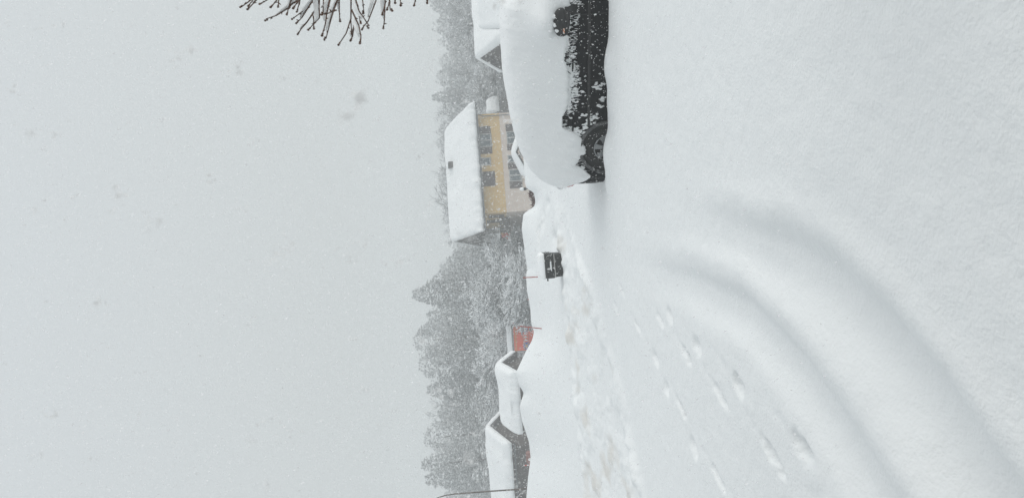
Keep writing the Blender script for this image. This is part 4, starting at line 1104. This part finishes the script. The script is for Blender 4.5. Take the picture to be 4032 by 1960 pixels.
for ar_ in arches:                              # side shoots away from the picture
    for _ in range(9):
        p = ar_[rq.randint(9, 25)]; d = Vector((abs(rq.gauss(.3, .5)), rq.gauss(0, .6), rq.uniform(.1, .9))).normalized(); q_ = [p]
        for j in range(5): d = (d+Vector((rq.gauss(0, .12), rq.gauss(0, .12), rq.gauss(.03, .1)))).normalized(); q_.append(q_[-1]+d*.075)
        if min(v_.x/v_.y for v_ in q_) < .40: continue
        q = MB(); q.tube([v_-O_ for v_ in q_], [.0045, .004, .0035, .003, .0026, .0021], 5); sh_ = q.build('side_shoot', M_twig, sb_, smooth=True)
        q = MB(); q.tube([v_-O_+Vector((0, 0, .009)) for v_ in q_[:-1]], [.004, .009, .010, .008, .003], 6); q.build('shoot_snow', M_snow, sh_, smooth=True)
tw.build('twigs', M_twig, sb_, smooth=True); sn.build('twig_snow', M_snow, sb_, smooth=True)
for ar_ in arches:
    stems.tube([p-O_ for p in ar_], [.022-.017*i/25 for i in range(26)], 8)
stems.build('stems', M_twig, sb_, smooth=True)

# ------------------------------------------------------------------ falling snow
def flakes(n, y0, y1, smin, smax, seed, pw=3.0, tetra=False):
    r = np.random.default_rng(seed)
    Y = (y0**pw+(y1**pw-y0**pw)*r.random(n))**(1/pw)
    X = r.uniform(-.42, .42, n)*Y; Z = HC+r.uniform(-.50, .66, n)*Y
    gzv = ground(X, Y, False)
    k = (Z > gzv+.05); X, Y, Z = X[k], Y[k], Z[k]; n = len(X)
    s = r.uniform(smin, smax, n)*r.uniform(.6, 1.1, n)
    base = np.array([[1,0,0],[0,1,0],[-1,0,0],[0,-1,0],[0,0,.35]], float)
    nb_ = len(base)
    v = base[None]*r.uniform(.55, 1.15, (n, nb_, 1))
    # lean of the fall: flakes clump longer along their path
    q = r.normal(size=(n, 3, 3)); Q, _ = np.linalg.qr(q)
    v = np.einsum('nij,nkj->nki', Q, v)
    ax = np.array([.28, 0, -1.]); ax /= np.linalg.norm(ax)
    dot = v@ax; v = v+dot[..., None]*ax*.55
    v = v*(s/2)[:, None, None]+np.stack([X, Y, Z], -1)[:, None]
    f = np.array([[0,1,4],[1,2,4],[2,3,4],[3,0,4]])
    return v.reshape(-1, 3), (np.arange(n)*nb_)[:, None, None]+f[None]
def clumps(n, y0, y1, seed):
    r = np.random.default_rng(seed); m = 9
    Y = r.uniform(y0, y1, n); X = r.uniform(-.42, .42, n)*Y; Z = HC+r.uniform(-.08, .66, n)*Y; s = r.uniform(.004, .0105, n)*r.uniform(.6, 1.3, n)
    c = np.repeat(np.stack([X, Y, Z], -1), m, 0)+r.normal(size=(n*m, 3))*[.38, .3, .62]*np.repeat(s, m)[:, None]
    s2 = np.repeat(s, m)*r.uniform(.35, .75, n*m)
    base = np.array([[1,0,0],[0,1,0],[-1,0,0],[0,-1,0],[0,0,.35]], float)
    v = base[None]*r.uniform(.5, 1.2, (n*m, 5, 1)); q = r.normal(size=(n*m, 3, 3)); Q, _ = np.linalg.qr(q)
    v = np.einsum('nij,nkj->nki', Q, v)*s2[:, None, None]*.6+c[:, None]
    f = np.array([[0,1,4],[1,2,4],[2,3,4],[3,0,4]])
    return v.reshape(-1, 3), (np.arange(n*m)*5)[:, None, None]+f[None]
parts = [flakes(42000, 3.0, 12.0, .006, .018, 1), flakes(80000, 12.5, 45, .020, .048, 2, 2.2, True), flakes(190000, 45, 100, .04, .09, 4, 2.0, True), clumps(230, .5, 2.8, 3)]
Vs = []; Fs_ = []; nn = 0
for v, f in parts: Vs.append(v); Fs_.append(f.reshape(-1, 3)+nn); nn += len(v)
fl = mesh_np('falling_snow', np.concatenate(Vs), [np.concatenate(Fs_)], M_flake, smooth=True)
tag(fl, 'snowflakes falling through the whole view', 'snowflakes', kind='stuff')

# ------------------------------------------------------------------ haze of the snowfall
hz_ = MB(); hz_.box((-275, -13, -7.5), (275, 305, 34))
hm = bpy.data.materials.new('haze'); hm.use_nodes = True
t = hm.node_tree; t.nodes.clear(); oo = t.nodes.new('ShaderNodeOutputMaterial'); pv = t.nodes.new('ShaderNodeVolumePrincipled')
pv.inputs['Color'].default_value = (.95, .97, .975, 1); pv.inputs['Density'].default_value = .0045; pv.inputs['Anisotropy'].default_value = .2
t.links.new(pv.outputs[0], oo.inputs['Volume'])
h = hz_.build('haze', hm); h['kind'] = 'stuff'; h['label'] = 'pale snow haze filling the air'
